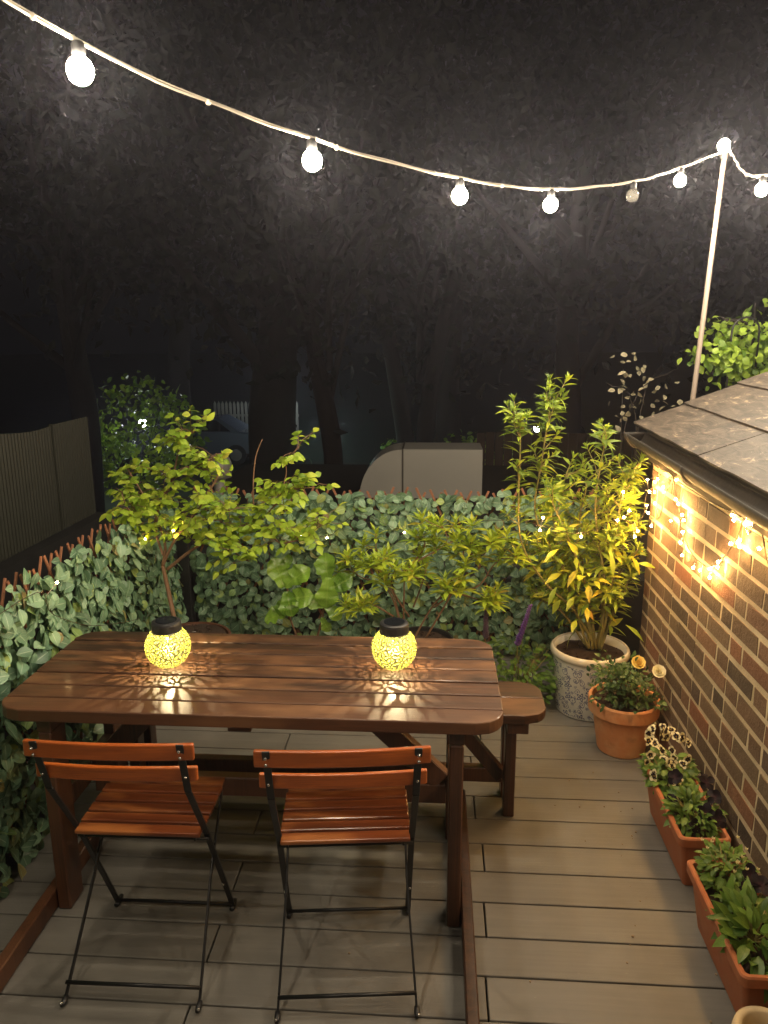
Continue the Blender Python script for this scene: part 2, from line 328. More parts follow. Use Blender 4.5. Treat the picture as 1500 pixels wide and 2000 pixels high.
        if smooth: me.polygons.foreach_set('use_smooth', [True]*len(me.polygons))
        o = bpy.data.objects.new(name, me); C.objects.link(o)
        if parent is not None: o.parent = parent
        if bevel: b = o.modifiers.new('bevel', 'BEVEL'); b.width = bevel; b.segments = seg; b.limit_method = 'ANGLE'
        return o
def tag(o, label, cat=None, group=None, kind=None):
    if label: o['label'] = label
    if cat: o['category'] = cat
    if group: o['group'] = group
    if kind: o['kind'] = kind
    return o
THINGS = []
def thing(name, label, cat, base=(0, 0, 0), group=None):
    o = bpy.data.objects.new(name, None); C.objects.link(o); o.empty_display_size = .05; o.location = base; o['_base'] = [float(x) for x in base]
    tag(o, label, cat, group); THINGS.append(o); return o
def subparent(child, parent_mesh):      # child built with the thing as parent; hang it one level deeper
    child.parent = parent_mesh; return child
def copy_thing(root, loc, rotz, label, scale=1.):
    r = root.copy(); C.objects.link(r); r.location = loc; r.rotation_euler = (0, 0, rotz); r['label'] = label; r.scale = (scale,)*3
    for ch in list(root.children):
        c = ch.copy(); C.objects.link(c); c.parent = r
        for g in list(ch.children): d = g.copy(); C.objects.link(d); d.parent = c
    return r
def unit(a): return a/(np.linalg.norm(a, axis=-1, keepdims=True)+1e-9)
def smoothpath(pts, n=6):
    P = np.array(pts, float); out = []
    for i in range(len(P)-1):
        p0, p1, p2, p3 = P[max(i-1, 0)], P[i], P[i+1], P[min(i+2, len(P)-1)]
        for t in np.linspace(0, 1, n, endpoint=False):
            out.append(.5*((2*p1)+(-p0+p2)*t+(2*p0-5*p1+4*p2-p3)*t*t+(-p0+3*p1-3*p2+p3)*t**3))
    out.append(P[-1]); return np.array(out)
# ------------------------------------------------------------------ setting: ground and deck
b = MB(); b.add([(-120, -60, -2.2), (120, -60, -2.2), (120, 180, -2.2), (-120, 180, -2.2)], [(0, 1, 2, 3)])
tag(b.build('ground', M['lawn']), None, kind='structure')
b = MB(); BWd = .145
for k in range(-13, 18):
    y0 = 1.6699+BWd*k; y1 = y0+BWd-.005
    if y1 > 4.2: break
    cuts = [-1.75, .158+.006*k, 1.0] if k % 2 == 0 else [-1.75, -.655, 1.0]
    if k in (6, 8): cuts = [-1.75, .165, 1.0]
    for a, c in zip(cuts[:-1], cuts[1:]): b.box((a+.0025, y0, -.022), (c-.0025, y1, 0))
tag(b.build('deck', M['deck'], bevel=.003, seg=2), None, kind='structure')
b = MB(); b.box((-1.76, -.4, -2.19), (1.0, 4.2, -.03)); tag(b.build('deck_base', M['felt']), None, kind='structure')
# ------------------------------------------------------------------ brick outbuilding with slate roof
XW = 1.003; YF = 3.52; WT = 1.235
bld = thing('brick_outbuilding', 'brick outbuilding with grey slate roof and dark gutter beside the deck', 'outbuilding', (XW+.8, 1.2, 0))
b = MB(); b.box((XW+.0005, -.8, -.2), (XW+1.6, YF-.004, WT)); wall = b.build('wall', M['mortar'], bld)
b = MB(); pitch = .078; zz = 1.784-(1.784-1.1349)*1.04; k0 = 3
z = zz+pitch*2-.032*2
kk = 0
zc = zz+pitch*4
while zc > -.05:
    lo = zc-pitch+.0092; hi = zc-.0092; zc -= pitch; kk += 1
    if lo > WT-.01: continue
    hi = min(hi, WT-.002)
    y = YF-.0; i = kk % 2; y += 0 if kk % 2 else .0
    first = True
    while y > -.7:
        Lh = (.215 if i % 2 else .103)
        if first and kk % 2: Lh = .103; first = False
        ln = Lh-.011+R.uniform(-.006, .004)
        j = R.uniform(-.0038, .0038, 4); pr = R.uniform(.0005, .0025)
        x0 = XW-pr
        ya, yb = y-.005, y-.005-ln
        b.add([(x0, yb+j[0], lo+j[1]), (x0, ya+j[2], lo+j[1]*.5), (x0+R.uniform(-.001, .001), ya-j[0], hi+j[3]), (x0, yb-j[2], hi+j[3]*.4),
               (XW+.05, yb+j[0], lo+j[1]), (XW+.05, ya+j[2], lo+j[1]*.5), (XW+.05, ya-j[0], hi+j[3]), (XW+.05, yb-j[2], hi+j[3]*.4)],
              [(0, 3, 2, 1), (4, 5, 6, 7), (0, 1, 5, 4), (1, 2, 6, 5), (2, 3, 7, 6), (3, 0, 4, 7)])
        y -= Lh; i += 1
b.build('brickwork', M['brick'], bld, bevel=.0012)
# end wall bricks are hidden; roof
ey, ez, ex = 3.60, 1.372, .925; sl = math.radians(22.3); sag = .0195
def rp(u, y, h=0): return (ex+u*math.cos(sl)-h*math.sin(sl), y, ez-(ey-y)*sag+u*math.sin(sl)+h*math.cos(sl))
rf = MB()
rows = 7; ex_ = .242
for r_ in range(rows):
    edges = [3.60]; y = 3.60
    offs = [.90, 1.12, .62, .95, .8, 1.1, .7][r_]
    y -= offs; edges.append(y)
    while y > -.9: y -= .9; edges.append(y)
    for a, c in zip(edges[:-1], edges[1:]):
        h0 = .012*1.0+R.uniform(0, .004); u0 = r_*ex_+R.uniform(-.004, .004); u1 = (r_+1)*ex_+.05
        ya, yb = a-.002, c+.002; rr = R.random()
        n = 8; V = []; F = []
        us = [u0, u1]; ys = np.linspace(ya, yb, n+1)
        for q, yy in enumerate(ys):
            jit = R.uniform(-.003, .003)
            for u, h in ((u0+jit, h0), (u1, .002), (u1, -.004), (u0+jit, h0-.010)): V.append(rp(u, yy, h))
        for q in range(n):
            for e in range(4): F.append((q*4+e, q*4+(e+1) % 4, (q+1)*4+(e+1) % 4, (q+1)*4+e))
        F += [(3, 2, 1, 0), tuple(n*4+e for e in range(4))]
        rf.add(V, F, r=rr)
roof = rf.build('roof', M['slate'], bld)
b = MB(); b.add([rp(.03, 3.585, -.012), rp(1.72, 3.585, -.012), rp(1.72, -.9, -.012), rp(.03, -.9, -.012), rp(.03, 3.585, -.03), rp(1.72, 3.585, -.03), rp(1.72, -.9, -.03), rp(.03, -.9, -.03)],
                [(0, 1, 2, 3), (7, 6, 5, 4), (0, 4, 5, 1), (1, 5, 6, 2), (2, 6, 7, 3), (3, 7, 4, 0)]); b.build('roof_boarding', M['felt'], bld)
b = MB(); b.add([(XW+.02, YF, WT), (XW+1.6, YF, WT), (XW+1.6, YF, WT+.78), (XW+.02, YF, WT+.14)], [(0, 1, 2, 3)]); b.add([(XW+.02, YF-.2, WT), (XW+1.6, YF-.2, WT), (XW+1.6, YF-.2, WT+.75), (XW+.02, YF-.2, WT+.11)], [(3, 2, 1, 0)]); b.build('gable', M['mortar'], bld)
# gutter: half round, closed end
b = MB(); n = 12; gx, gr = .935, .050; V = []; F = []
ysg = [3.62, 3.0, 2.0, 1.0, -.8]
for yy in ysg:
    gz = 1.335-(ey-yy)*sag
    for rad in (gr, gr-.004):
        for i in range(n+1): a = PI+PI*i/n; V.append((gx+rad*math.cos(a), yy, gz+rad*math.sin(a)*1.15))
m = 2*(n+1)
for q in range(len(ysg)-1):
    for i in range(n):
        F.append((q*m+i, q*m+i+1, (q+1)*m+i+1, (q+1)*m+i)); F.append((q*m+n+1+i+1, q*m+n+1+i, (q+1)*m+n+1+i, (q+1)*m+n+2+i))
    F.append((q*m, (q+1)*m, (q+1)*m+n+1, q*m+n+1)); F.append((q*m+n, q*m+m-1, (q+1)*m+m-1, (q+1)*m+n))
F.append(tuple(range(n+1)))
b.add(V, F)
for yy in (3.55, 2.75, 1.95, 1.1, .2):
    gz = 1.335-(ey-yy)*sag; b.tube([(gx+(gr+.003)*math.cos(PI+PI*i/10), yy, gz+(gr+.004)*1.15*math.sin(PI+PI*i/10)) for i in range(11)], .005, 6)
b.build('gutter', M['gutter'], bld, smooth=True)
b = MB(); b.add([(XW-.022, 3.58, 1.215), (XW+.003, 3.58, 1.215), (XW+.003, 3.58, 1.40), (XW-.022, 3.58, 1.375), (XW-.022, -.8, 1.145), (XW+.003, -.8, 1.145), (XW+.003, -.8, 1.31), (XW-.022, -.8, 1.285)],
                [(0, 1, 2, 3), (7, 6, 5, 4), (4, 5, 1, 0), (5, 6, 2, 1), (6, 7, 3, 2), (7, 4, 0, 3)]); b.build('fascia', M['fascia'], bld, bevel=.003)
b = MB(); b.box((.80, 3.62, -.02), (.885, 3.70, .95)); b.box((.79, 3.61, .95), (.895, 3.71, .965))
po = b.build('corner_post', M['blackp'], bevel=.004); tag(po, 'dark square post in the corner between the hedge fence and the brick wall', 'post')
# ------------------------------------------------------------------ hedge fences
def hedge(name, label, a, bb, nrm, n, top, z0, seed, sideview=False):
    LL, LW = (.054, .043) if seed == 5 else (.066, .044)
    rg = np.random.default_rng(seed); a, bb = np.array(a, float), np.array(bb, float); d = bb-a; Ln = np.linalg.norm(d); d = d/Ln; nr = np.array(nrm, float)
    th = thing(name, label, 'hedge fence', tuple((a+bb)/2))
    lt = MB(); H = top-z0; sp = .085; run = .42
    for sgn, off in ((1, 0.), (-1, .008)):
        s0 = -run if sgn > 0 else 0
        x = s0
        while x < Ln+(run if sgn < 0 else 0):
            x += sp*rg.uniform(.85, 1.15)
            xa, xb = x, x+sgn*run; za, zb = z0, top+rg.uniform(-.01, .022)
            if xa < 0: t = -xa/(xb-xa); za = z0+(zb-z0)*t; xa = 0
            if xb < 0: continue
            if xb > Ln: t = (Ln-xa)/(xb-xa); zb = z0+(zb-z0)*t; xb = Ln
            if xa > Ln: t = (xa-Ln)/(xa-xb); za = z0+(zb-z0)*t; xa = Ln
            if zb-za < .05: continue
            P = a+d*xa+nr*off; Q = a+d*xb+nr*off
            lt.bar((P[0], P[1], za), (Q[0], Q[1], zb), .012, .005, side=tuple(d)+(0,) if len(d) == 2 else tuple(d))
    lt.build('lattice', M['willow'], th)
    u = rg.uniform(0, Ln, n); zt = rg.uniform(0, 1, n)
    hole = np.sin(u*9+seed)*np.sin(zt*7+u*4)+.6*np.sin(u*23+zt*15)
    keep = (hole < .95) | (rg.random(n) < .35); u, zt = u[keep], zt[keep]; n = len(u)
    bulge = .035+.045*(.5+.5*np.sin(u*6.3+zt*5+seed))
    dep = rg.uniform(0, 1, n)**.7*bulge+.008
    P = a[None]+d[None]*u[:, None]+nr[None]*dep[:, None]; P[:, 2] = z0+zt*(H-.0)*.985
    ang = rg.normal(-PI/2, 1.15, n)
    D = d[None]*np.cos(ang)[:, None]+np.array([0, 0, 1.])[None]*np.sin(ang)[:, None]+nr[None]*rg.uniform(-.1, .75, n)[:, None]
    N = nr[None]*1.+rg.normal(0, .33, (n, 3))+np.array([0, 0, .45])[None]
    sz = rg.uniform(.6, 1.2, n)
    fb = MB(); fb.leaves(P, D, N, LL*sz, LW*sz, (.1, .74, 1, .98, .68, .05), .24, rg.uniform(.05, .5, n), rg.random(n))
    # thin leaf stems
    fb.build('foliage', M['hleaf'], th, smooth=True)
    return th
hedge('hedge_fence', 'faux ivy trellis hedge running along the left side beside the dining table', (-1.47, 1.2, 0), (-1.47, 3.93, 0), (1, 0, 0), 4300, .965, .02, 3)
hedge('hedge_fence', 'faux ivy trellis hedge across the back of the deck behind the potted shrubs', (-1.345, 4.06, 0), (.93, 4.06, 0), (0, -1, 0), 3800, .955, .03, 5)
b = MB(); b.box((-1.44, 3.97, -.02), (-1.375, 4.035, .90)); b.box((-1.447, 3.963, .90), (-1.368, 4.042, .912))
tag(b.build('corner_post', M['blackp'], bevel=.003), 'dark post in the corner where the two hedge fences meet behind the climbing shrub', 'post')
# ------------------------------------------------------------------ dining table
def rrect_planks(mb, x0, x1, y0, y1, z0, z1, n, gap, rad):
    w = (y1-y0-gap*(n-1))/n
    def ext(y):
        e = min(y-y0, y1-y)
        return 0 if e >= rad else rad-math.sqrt(max(0, rad*rad-(rad-e)**2))
    for i in range(n):
        a = y0+i*(w+gap); ys = np.linspace(a, a+w, 9)
        poly = [(x1-ext(y), y) for y in ys]+[(x0+ext(y), y) for y in ys[::-1]]
        dz = R.uniform(-.0015, .0015)
        mb.prism(poly, z0, z1+dz)
tb = thing('dining_table', 'dark stained slatted wooden table with rounded corners, two glowing lanterns on it', 'table', (-.55, 2.25, 0))
b = MB(); rrect_planks(b, -1.30, .205, 1.943, 2.553, .682, .72, 7, .007, .085); b.build('tabletop', M['table'], tb, bevel=.004, seg=2)
for xl in (-1.19, .048):
    b = MB(); b.box((xl, 1.985, .625), (xl+.045, 2.50, .680)); b.build('bearer', M['table_y'], tb, bevel=.003)
    for ya in (1.985, 2.40):
        b = MB(); b.box((xl+.002, ya, .002), (xl+.043, ya+.09, .623)); b.build('leg', M['table_y'], tb, bevel=.004)
    xr = xl+.047 if xl > 0 else xl-.037
    b = MB(); b.box((xr, 1.30, .003), (xr+.034, 2.62, .070)); b.build('foot_rail', M['table_y'], tb, bevel=.004)
    b = MB(); b.box((xl+.004, 2.076, .32), (xl+.041, 2.398, .39)); b.build('cross_rail', M['table_y'], tb, bevel=.003)
b = MB(); b.box((-1.144, 2.215, .275), (.047, 2.255, .345)); b.build('stretcher', M['table_y'], tb, bevel=.004)
for xa, xb in ((-.30, .03), (-.85, -1.14)):
    b = MB(); b.bar((xa, 2.235, .675), (xb, 2.235, .355), .038, .07, side=(0, 1, 0)); b.build('brace', M['table_y'], tb, bevel=.003)
b = MB(); b.box((-.60, 1.97, .655), (-.53, 2.52, .680)); b.build('cleat', M['table_y'], tb, bevel=.003)
# bench
bn = thing('bench', 'dark wooden bench with rounded end between the table and the back hedge', 'bench', (-.5, 2.66, 0))
b = MB(); rrect_planks(b, -1.34, .415, 2.50, 2.785, .415, .45, 2, .006, .085); b.build('seat', M['table'], bn, bevel=.004, seg=2)
for xl in (-1.17, .27):
    b = MB(); b.box((xl+.003, 2.53, .36), (xl+.08, 2.755, .413)); b.build('bearer', M['table_y'], bn, bevel=.003)
    for ya in (2.55, 2.675):
        b = MB(); b.box((xl, ya, .002), (xl+.040, ya+.062, .358)); b.build('leg', M['table_y'], bn, bevel=.003)
b = MB(); b.bar((.268, 2.64, .12), (.03, 2.64, .41), .04, .05, side=(0, 1, 0)); b.build('brace', M['table_y'], bn, bevel=.003)
b = MB(); b.box((-1.128, 2.622, .10), (.268, 2.662, .16)); b.build('stretcher', M['table_y'], bn, bevel=.003)
# ------------------------------------------------------------------ bistro chairs
def chair():
    t = thing('folding_chair', '', 'chair', (0, 0, 0), 'folding chairs at the near side of the table')
    hw = .187
    # back slats (slightly curved)
    def slat(y, z0, z1, L, curve=.012):
        m = MB(); n = 10; V = []; F = []
        for i in range(n+1):
            u = -1+2*i/n; x = u*L/2; yy = y+curve*(1-u*u)*-1
            V += [(x, yy-.007, z0), (x, yy+.007, z0), (x, yy+.007-.012*0, z1), (x, yy-.007, z1)]
        for i in range(n):
            for e in range(4): F.append((i*4+e, (i+1)*4+e, (i+1)*4+(e+1) % 4, i*4+(e+1) % 4))
        F += [(0, 1, 2, 3), (n*4+3, n*4+2, n*4+1, n*4)]
        m.add(V, F); return m
    slat(-.183, .752, .797, .437).build('back_slat', M['chair'], t, bevel=.004, seg=2)
    slat(-.148, .672, .712, .425).build('back_slat', M['chair'], t, bevel=.004, seg=2)
    for s in (-1, 1):
        x = s*hw
        m = MB(); m.bar((x, -.198, .800), (x*.985, -.150, .640), .019, .005); m.bar((x*.985, -.150, .640), (x*.98, -.02, .42), .018, .006); m.bar((x*.98, -.02, .42), (x, .178, .012), .017, .007)
        leg = m.build('back_leg', M['black'], t, bevel=.001)
        m = MB(); m.tube([(x, .162, .012), (x, .186, .010), (x, .206, .014)], [.0075, .009, .006], 10); subparent(m.build('foot_cap', M['blackp'], t, smooth=True), leg)
        m = MB()
        for yy, z in ((-.2015, .785), (-.196, .765), (-.166, .692), (.092, .165)):
            m = MB(); m.ball((x, yy-.004, z), .0042, 10, 6); subparent(m.build('rivet', M['steel'], t, smooth=True), leg)
        x2 = s*(hw-.014)
        m = MB(); m.bar((x2, .185, .432), (x2, .02, .25), .006, .013); m.bar((x2, .02, .25), (x2+s*.014, -.19, .012), .006, .012)
        fl = m.build('front_leg', M['black'], t, bevel=.001)
        m = MB(); m.tube([(x2+s*.014, -.182, .018), (x2+s*.014, -.196, .010), (x2+s*.014, -.21, .012)], [.007, .0085, .006], 10); subparent(m.build('foot_cap', M['blackp'], t, smooth=True), fl)
        m = MB(); m.ball((x2+s*.017, -.208, .017), .0045, 8, 6); subparent(m.build('rivet', M['steel'], t, smooth=True), fl)
        m = MB(); m.bar((s*(hw-.028), -.055, .428), (s*(hw-.028), .21, .428), .006, .016); m.build('seat_rail', M['black'], t, bevel=.001)
    m = MB(); m.tube([(-hw, -.176, .055), (hw, -.176, .055)], .0055, 8); m.build('crossbar', M['black'], t, smooth=True)
    m = MB(); m.tube([(-hw, .165, .03), (hw, .165, .03)], .0055, 8); m.build('crossbar', M['black'], t, smooth=True)
    m = MB(); m.tube([(-hw, -.022, .405), (hw, -.022, .405)], .005, 8); m.build('crossbar', M['black'], t, smooth=True)
    st = MB(); n = 6; d0, d1 = -.065, .215; w = (d1-d0-.008*(n-1))/n
    for i in range(n):
        a = d0+i*(w+.008); hwid = .181-.004*(i in (0, n-1)); st.box((-hwid, a, .437), (hwid, a+w, .450))
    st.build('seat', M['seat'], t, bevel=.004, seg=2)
    return t
ch = chair(); ch.location = (-.240, 1.845, 0); ch.rotation_euler = (0, 0, math.radians(6)); ch['label'] = 'folding slatted chair nearest the deck walkway, in front of the right-hand lantern'
copy_thing(ch, (-.815, 1.842, 0), math.radians(.8), 'folding slatted chair nearest the left hedge, in front of the left-hand lantern')
# ------------------------------------------------------------------ lanterns
def lantern(x, y, label, rz):
    t = thing('solar_lantern', label, 'lantern', (x, y, .722), 'mosaic lanterns on the table')
    r = .074; m = MB(); m.ball((x, y, .722+r*.97), r, 48, 30); g = m.build('globe', M['lant'], t, smooth=True)
    # centre the globe mesh on its own origin for the object-space pattern
    g.data.transform(Matrix.Translation((0, 0, -r*.97))); g.location = (0, 0, r*.97); g.rotation_euler = (0, 0, rz)
    m = MB(); zt = .722+r*1.78
    m.lathe([(.034, zt-.008), (.047, zt-.006), (.048, zt+.018), (.046, zt+.026), (.040, zt+.029), (.0, zt+.029)], (x, y, 0), 36); lid = m.build('lid', M['blackp'], t, smooth=False)
    m = MB(); m.lathe([(.0, zt+.0305), (.034, zt+.0305), (.034, zt+.029)], (x, y, 0), 24); subparent(m.build('solar_panel', M['cglass'], t), lid)
    m = MB(); m.tube([(x, y, zt-.008), (x, y, .722+r*1.36)], .004, 8); m.build('lamp_stem', M['blackp'], t)
    m = MB(); m.ball((x, y, .722+r*1.30), .004, 8, 6); m.build('led', M['ledw'], t)
    ld = bpy.data.lights.new('lantern_light', 'POINT'); ld.energy = LANT; ld.color = (1, .86, .62); ld.shadow_soft_size = .0018
    lo = bpy.data.objects.new('lantern_light', ld); C.objects.link(lo); lo.parent = t; lo.location = (0, 0, r*1.22)
lantern(-.872, 2.262, 'glowing yellow mosaic globe lantern on the left half of the table', .4)
lantern(-.128, 2.290, 'glowing yellow mosaic globe lantern on the right half of the table', 2.1)
# ------------------------------------------------------------------ festoon string lights
BP = [(-.761, 1.723, 2.334), (-.352, 2.249, 2.259), (.073, 2.792, 2.252), (.437, 3.183, 2.279), (.846, 3.595, 2.375), (1.133, 3.898, 2.487), (1.356, 4.006, 2.66), (1.411, 3.639, 2.398)]
PRE = [(-1.25, .0, 2.72), (-1.02, .95, 2.46)]
POST = [(1.55, 3.1, 2.33), (1.62, 2.5, 2.28), (1.62, 1.9, 2.28), (1.58, 1.3, 2.32), (1.48, .7, 2.4), (1.25, .15, 2.55)]
fs = thing('festoon_lights', 'cream cable of round warm white bulbs strung overhead from the upper left to the pole', 'string lights', (.073, 2.792, 2.30))
top = [(p[0], p[1], p[2]+.055) for p in PRE+BP[:6]]+[(1.362, 4.004, 2.63)]+[(1.372, 3.93, 2.60), (1.385, 3.80, 2.50)]+[(p[0], p[1], p[2]+.055) for p in BP[7:]+POST]
cp = smoothpath(top, 14)
w = np.arange(len(cp)); j = np.stack([np.sin(w*1.1), np.cos(w*1.3), np.sin(w*.9+1)], 1)*.0016
cr = np.full(len(cp), .0032)
b = MB(); b.tube(cp+j, cr, 8); b.tube(cp+j[::-1]*.8+[0, 0, .005], cr*.55, 6)
for q in range(8, len(cp), 9): b.ball(cp[q], .0072, 8, 6)
b.build('cable', M['cable'], fs, smooth=True)
def festoon_bulb(p, lit=True, up=False, inframe=True):
    sg = -1 if not up else 1
    r = .0275; m = MB(); m.ball(p, r, 20, 14, 1.04)
    g = m.build('bulb', M['bulb'] if lit else M['glass'], fs, smooth=True)
    m = MB()
    m.lathe([(.0, .056), (.010, .056), (.0145, .050), (.0145, .030), (.0125, .026)], (0, 0, 0), 16)
    if up: m.v[-1][:, 2] *= -1; m.f = [f[::-1] for f in m.f]
    m.v[-1] += np.array(p); subparent(m.build('bulb_holder', M['blackp'], fs, smooth=True), g)
    if not lit:
        m = MB(); m.tube([(p[0]-.006, p[1], p[2]+.028), (p[0]-.009, p[1], p[2]+.002), (p[0], p[1]+.006, p[2]-.004), (p[0]+.009, p[1], p[2]+.002), (p[0]+.006, p[1], p[2]+.028)], .0009, 5)
        subparent(m.build('filament', M['steel'], fs), g); g['label'] = 'unlit clear bulb'
for i, p in enumerate(BP): festoon_bulb(p, i != 4, i == 6)
for p in PRE+POST: festoon_bulb(p)
b = MB(); b.tube([(1.215, 4.0, -.8), (1.313, 4.0, 1.452), (1.362, 4.0, 2.630)], [.013, .013, .011], 12); b.tube([(1.361, 4.0, 2.60), (1.362, 4.0, 2.642)], .014, 12)
tag(b.build('pole', M['pole'], smooth=True), 'tall pale slim pole standing behind the slate roof and holding up the string lights', 'pole')
# ------------------------------------------------------------------ fairy lights
def fairy(name, label, base, wires, leds, lm):
    t = thing(name, label, 'fairy lights', base)
    b = MB()
    for wpath, rad in wires: b.tube(smoothpath(wpath, 5), rad, 6)
    b.build('wire', M['wire'], t, smooth=True)
    allw = np.concatenate([smoothpath(w_, 5) for w_, _ in wires])
    for p in leds:
        p = np.array(p); q = allw[np.argmin(np.linalg.norm(allw-p, axis=1))]
        if np.linalg.norm(q-p) > .09: q = p+unit(q-p)*.03
        m = MB(); m.ball(p, .0046, 8, 6); l = m.build('led_bulb', M[lm], t, smooth=True)
        m = MB(); dd = unit(q-p); m.tube([p+dd*.003, p+dd*.02], .0028, 6)
        if np.linalg.norm(q-p) > .022: m.tube([p+dd*.02, q], .0009, 5)
        subparent(m.build('led_holder', M['cable'], t, smooth=True), l)
LEDS = [(3.458, 1.137), (3.306, 1.17), (3.341, 1.151), (3.216, 1.152), (3.409, 1.092), (3.335, 1.105), (3.09, 1.205), (3.081, 1.128), (3.044, 1.117), (3.316, 1.059), (3.44, 1.021), (3.404, .994), (2.984, 1.086), (2.963, 1.069), (3.12, 1.029), (3.341, .95), (2.962, 1.022), (2.976, .973), (2.943, .931), (2.808, .922), (2.737, .934), (2.644, .968), (2.636, .939), (2.574, 1.016), (2.573, .997), (2.484, 1.106), (2.414, 1.138), (2.408, 1.117), (2.494, 1.202), (2.475, 1.189), (2.38, 1.201), (2.343, 1.23), (2.24, 1.23), (2.266, 1.152), (2.15, 1.10), (2.0, 1.02), (1.85, .96), (1.7, 1.0), (1.55, 1.1), (1.4, 1.18)]
WIRE = [(3.286, 1.207), (3.151, 1.216), (3.126, 1.169), (3.084, 1.122), (3.03, 1.071), (3.002, 1.012), (2.928, .984), (2.848, .961), (2.738, .959), (2.641, .976), (2.56, 1.03), (2.496, 1.089), (2.443, 1.149), (2.425, 1.207), (2.419, 1.226), (2.375, 1.245), (2.312, 1.237), (2.277, 1.201), (2.24, 1.156), (2.213, 1.123), (2.1, 1.06), (1.9, .98), (1.7, 1.02), (1.5, 1.13), (1.35, 1.2)]
WTOP = [(3.152, 1.205), (3.015, 1.205), (2.819, 1.203), (2.639, 1.205), (2.413, 1.215)]
SHR = [(.826, 3.32, 1.108), (.853, 3.30, 1.029), (.896, 3.30, .936), (.879, 3.28, .916), (.793, 3.25, .996), (.819, 3.25, 1.01), (.48, 3.30, .992), (.464, 3.28, .94), (.643, 3.26, .918)]
w1 = [((.985, y, z) if i > 1 else (.978, y, z)) for i, (y, z) in enumerate(WIRE)]
w2 = [(.976, y, z) for y, z in WTOP]
w3 = [(.984, 3.151, 1.214), (.972, 3.30, 1.15), (.955, 3.42, 1.08), (.93, 3.35, 1.0), (.87, 3.30, .97), (.80, 3.27, 1.0), (.70, 3.26, .95), (.60, 3.27, .93), (.47, 3.29, .96), (.42, 3.5, .93), (.4, 3.85, .88)]
w4 = [(.984, 3.151, 1.214), (.978, 3.22, 1.12), (.976, 3.26, 1.02), (.97, 3.33, .98), (.96, 3.42, 1.0)]
fairy('fairy_lights', 'warm fairy lights draped on a dark wire under the gutter of the brick wall', (.98, 2.8, 1.2),
      [(w1, .0022), (w2, .0022), (w3, .0014), (w4, .0014)], [(.978 if y < 3.2 else .965, y, z) for y, z in LEDS]+SHR, 'ledm')
b = MB(); b.tube([(.98, 2.36+.028*math.cos(a), 1.205+.03*math.sin(a)) for a in np.linspace(-2.4, 3.4, 16)], .0028, 7)
tag(b.build('hook', M['steel'], smooth=True), 'small round metal hook under the gutter where the fairy lights loop', 'hook')
hbp = [(-.724, 3.93, .73), (-.164, 3.93, .75), (-.584, 3.93, .715)]
hlp = [(-1.36, 2.51, .92), (-1.37, 3.37, .85), (-1.20, 3.36, .93), (-1.22, 3.34, .90)]
fairy('fairy_lights', 'sparse warm fairy lights threaded through the hedge fences and the climbing shrub', (-.8, 3.9, .85),
      [([(.4, 3.85, .88), (.687, 3.92, .83), (.2, 3.93, .82), (-.164, 3.94, .76), (-.413, 3.94, .85), (-.584, 3.94, .72), (-.779, 3.94, .78), (-.918, 3.94, .83), (-1.15, 3.5, .9), (-1.22, 3.36, .92), (-1.38, 3.4, .85), (-1.39, 3.55, .45), (-1.39, 2.9, .6), (-1.38, 2.5, .80), (-1.38, 2.4, .92), (-1.4, 1.9, .9)], .0014)], hbp+hlp, 'ledd')
# ------------------------------------------------------------------ pots and plants
def pot_round(t, c, R0, R1, h, mat, rimh=.0, rimw=0., wall=.012, rimmat=None, lip=.0):
    m = MB(); prof = [(0, .002), (R0*.97, .002), (R0, .008)]
    if rimh: prof += [(R0+(R1-rimw-R0)*(h-rimh)/h, h-rimh), (R1, h-rimh+.004), (R1+.002, h-.006), (R1-.002, h), (R1-wall, h-.002), (R1-wall-.004, h-.05), (R1-wall-.012, h-.06)]
    else: prof += [(R1-.004, h-.03), (R1, h-.02), (R1+lip, h-.010), (R1, h), (R1-wall, h-.004), (R1-wall-.004, h-.06)]
    m.lathe(prof, c, 56); return m.build('pot', mat, t, smooth=False if rimh else True)
def soil(t, c, r, n=24):
    m = MB(); V = [(c[0], c[1], c[2]+.012)]; F = []
    for k, q in enumerate((.5, 1.)):
        for i in range(n): a = 2*PI*i/n; V.append((c[0]+r*q*math.cos(a), c[1]+r*q*math.sin(a), c[2]+R.uniform(-.004, .008)))
    for i in range(n): F.append((0, 1+i, 1+(i+1) % n)); F.append((1+i, n+1+i, n+1+(i+1) % n, 1+(i+1) % n))
    m.add(V, F)
    for i in range(50):
        a = R.uniform(0, 2*PI); q = r*math.sqrt(R.random())*.92; m.ball((c[0]+q*math.cos(a), c[1]+q*math.sin(a), c[2]+.006), R.uniform(.003, .008), 6, 4)
    return m.build('soil', M['soil'], t)
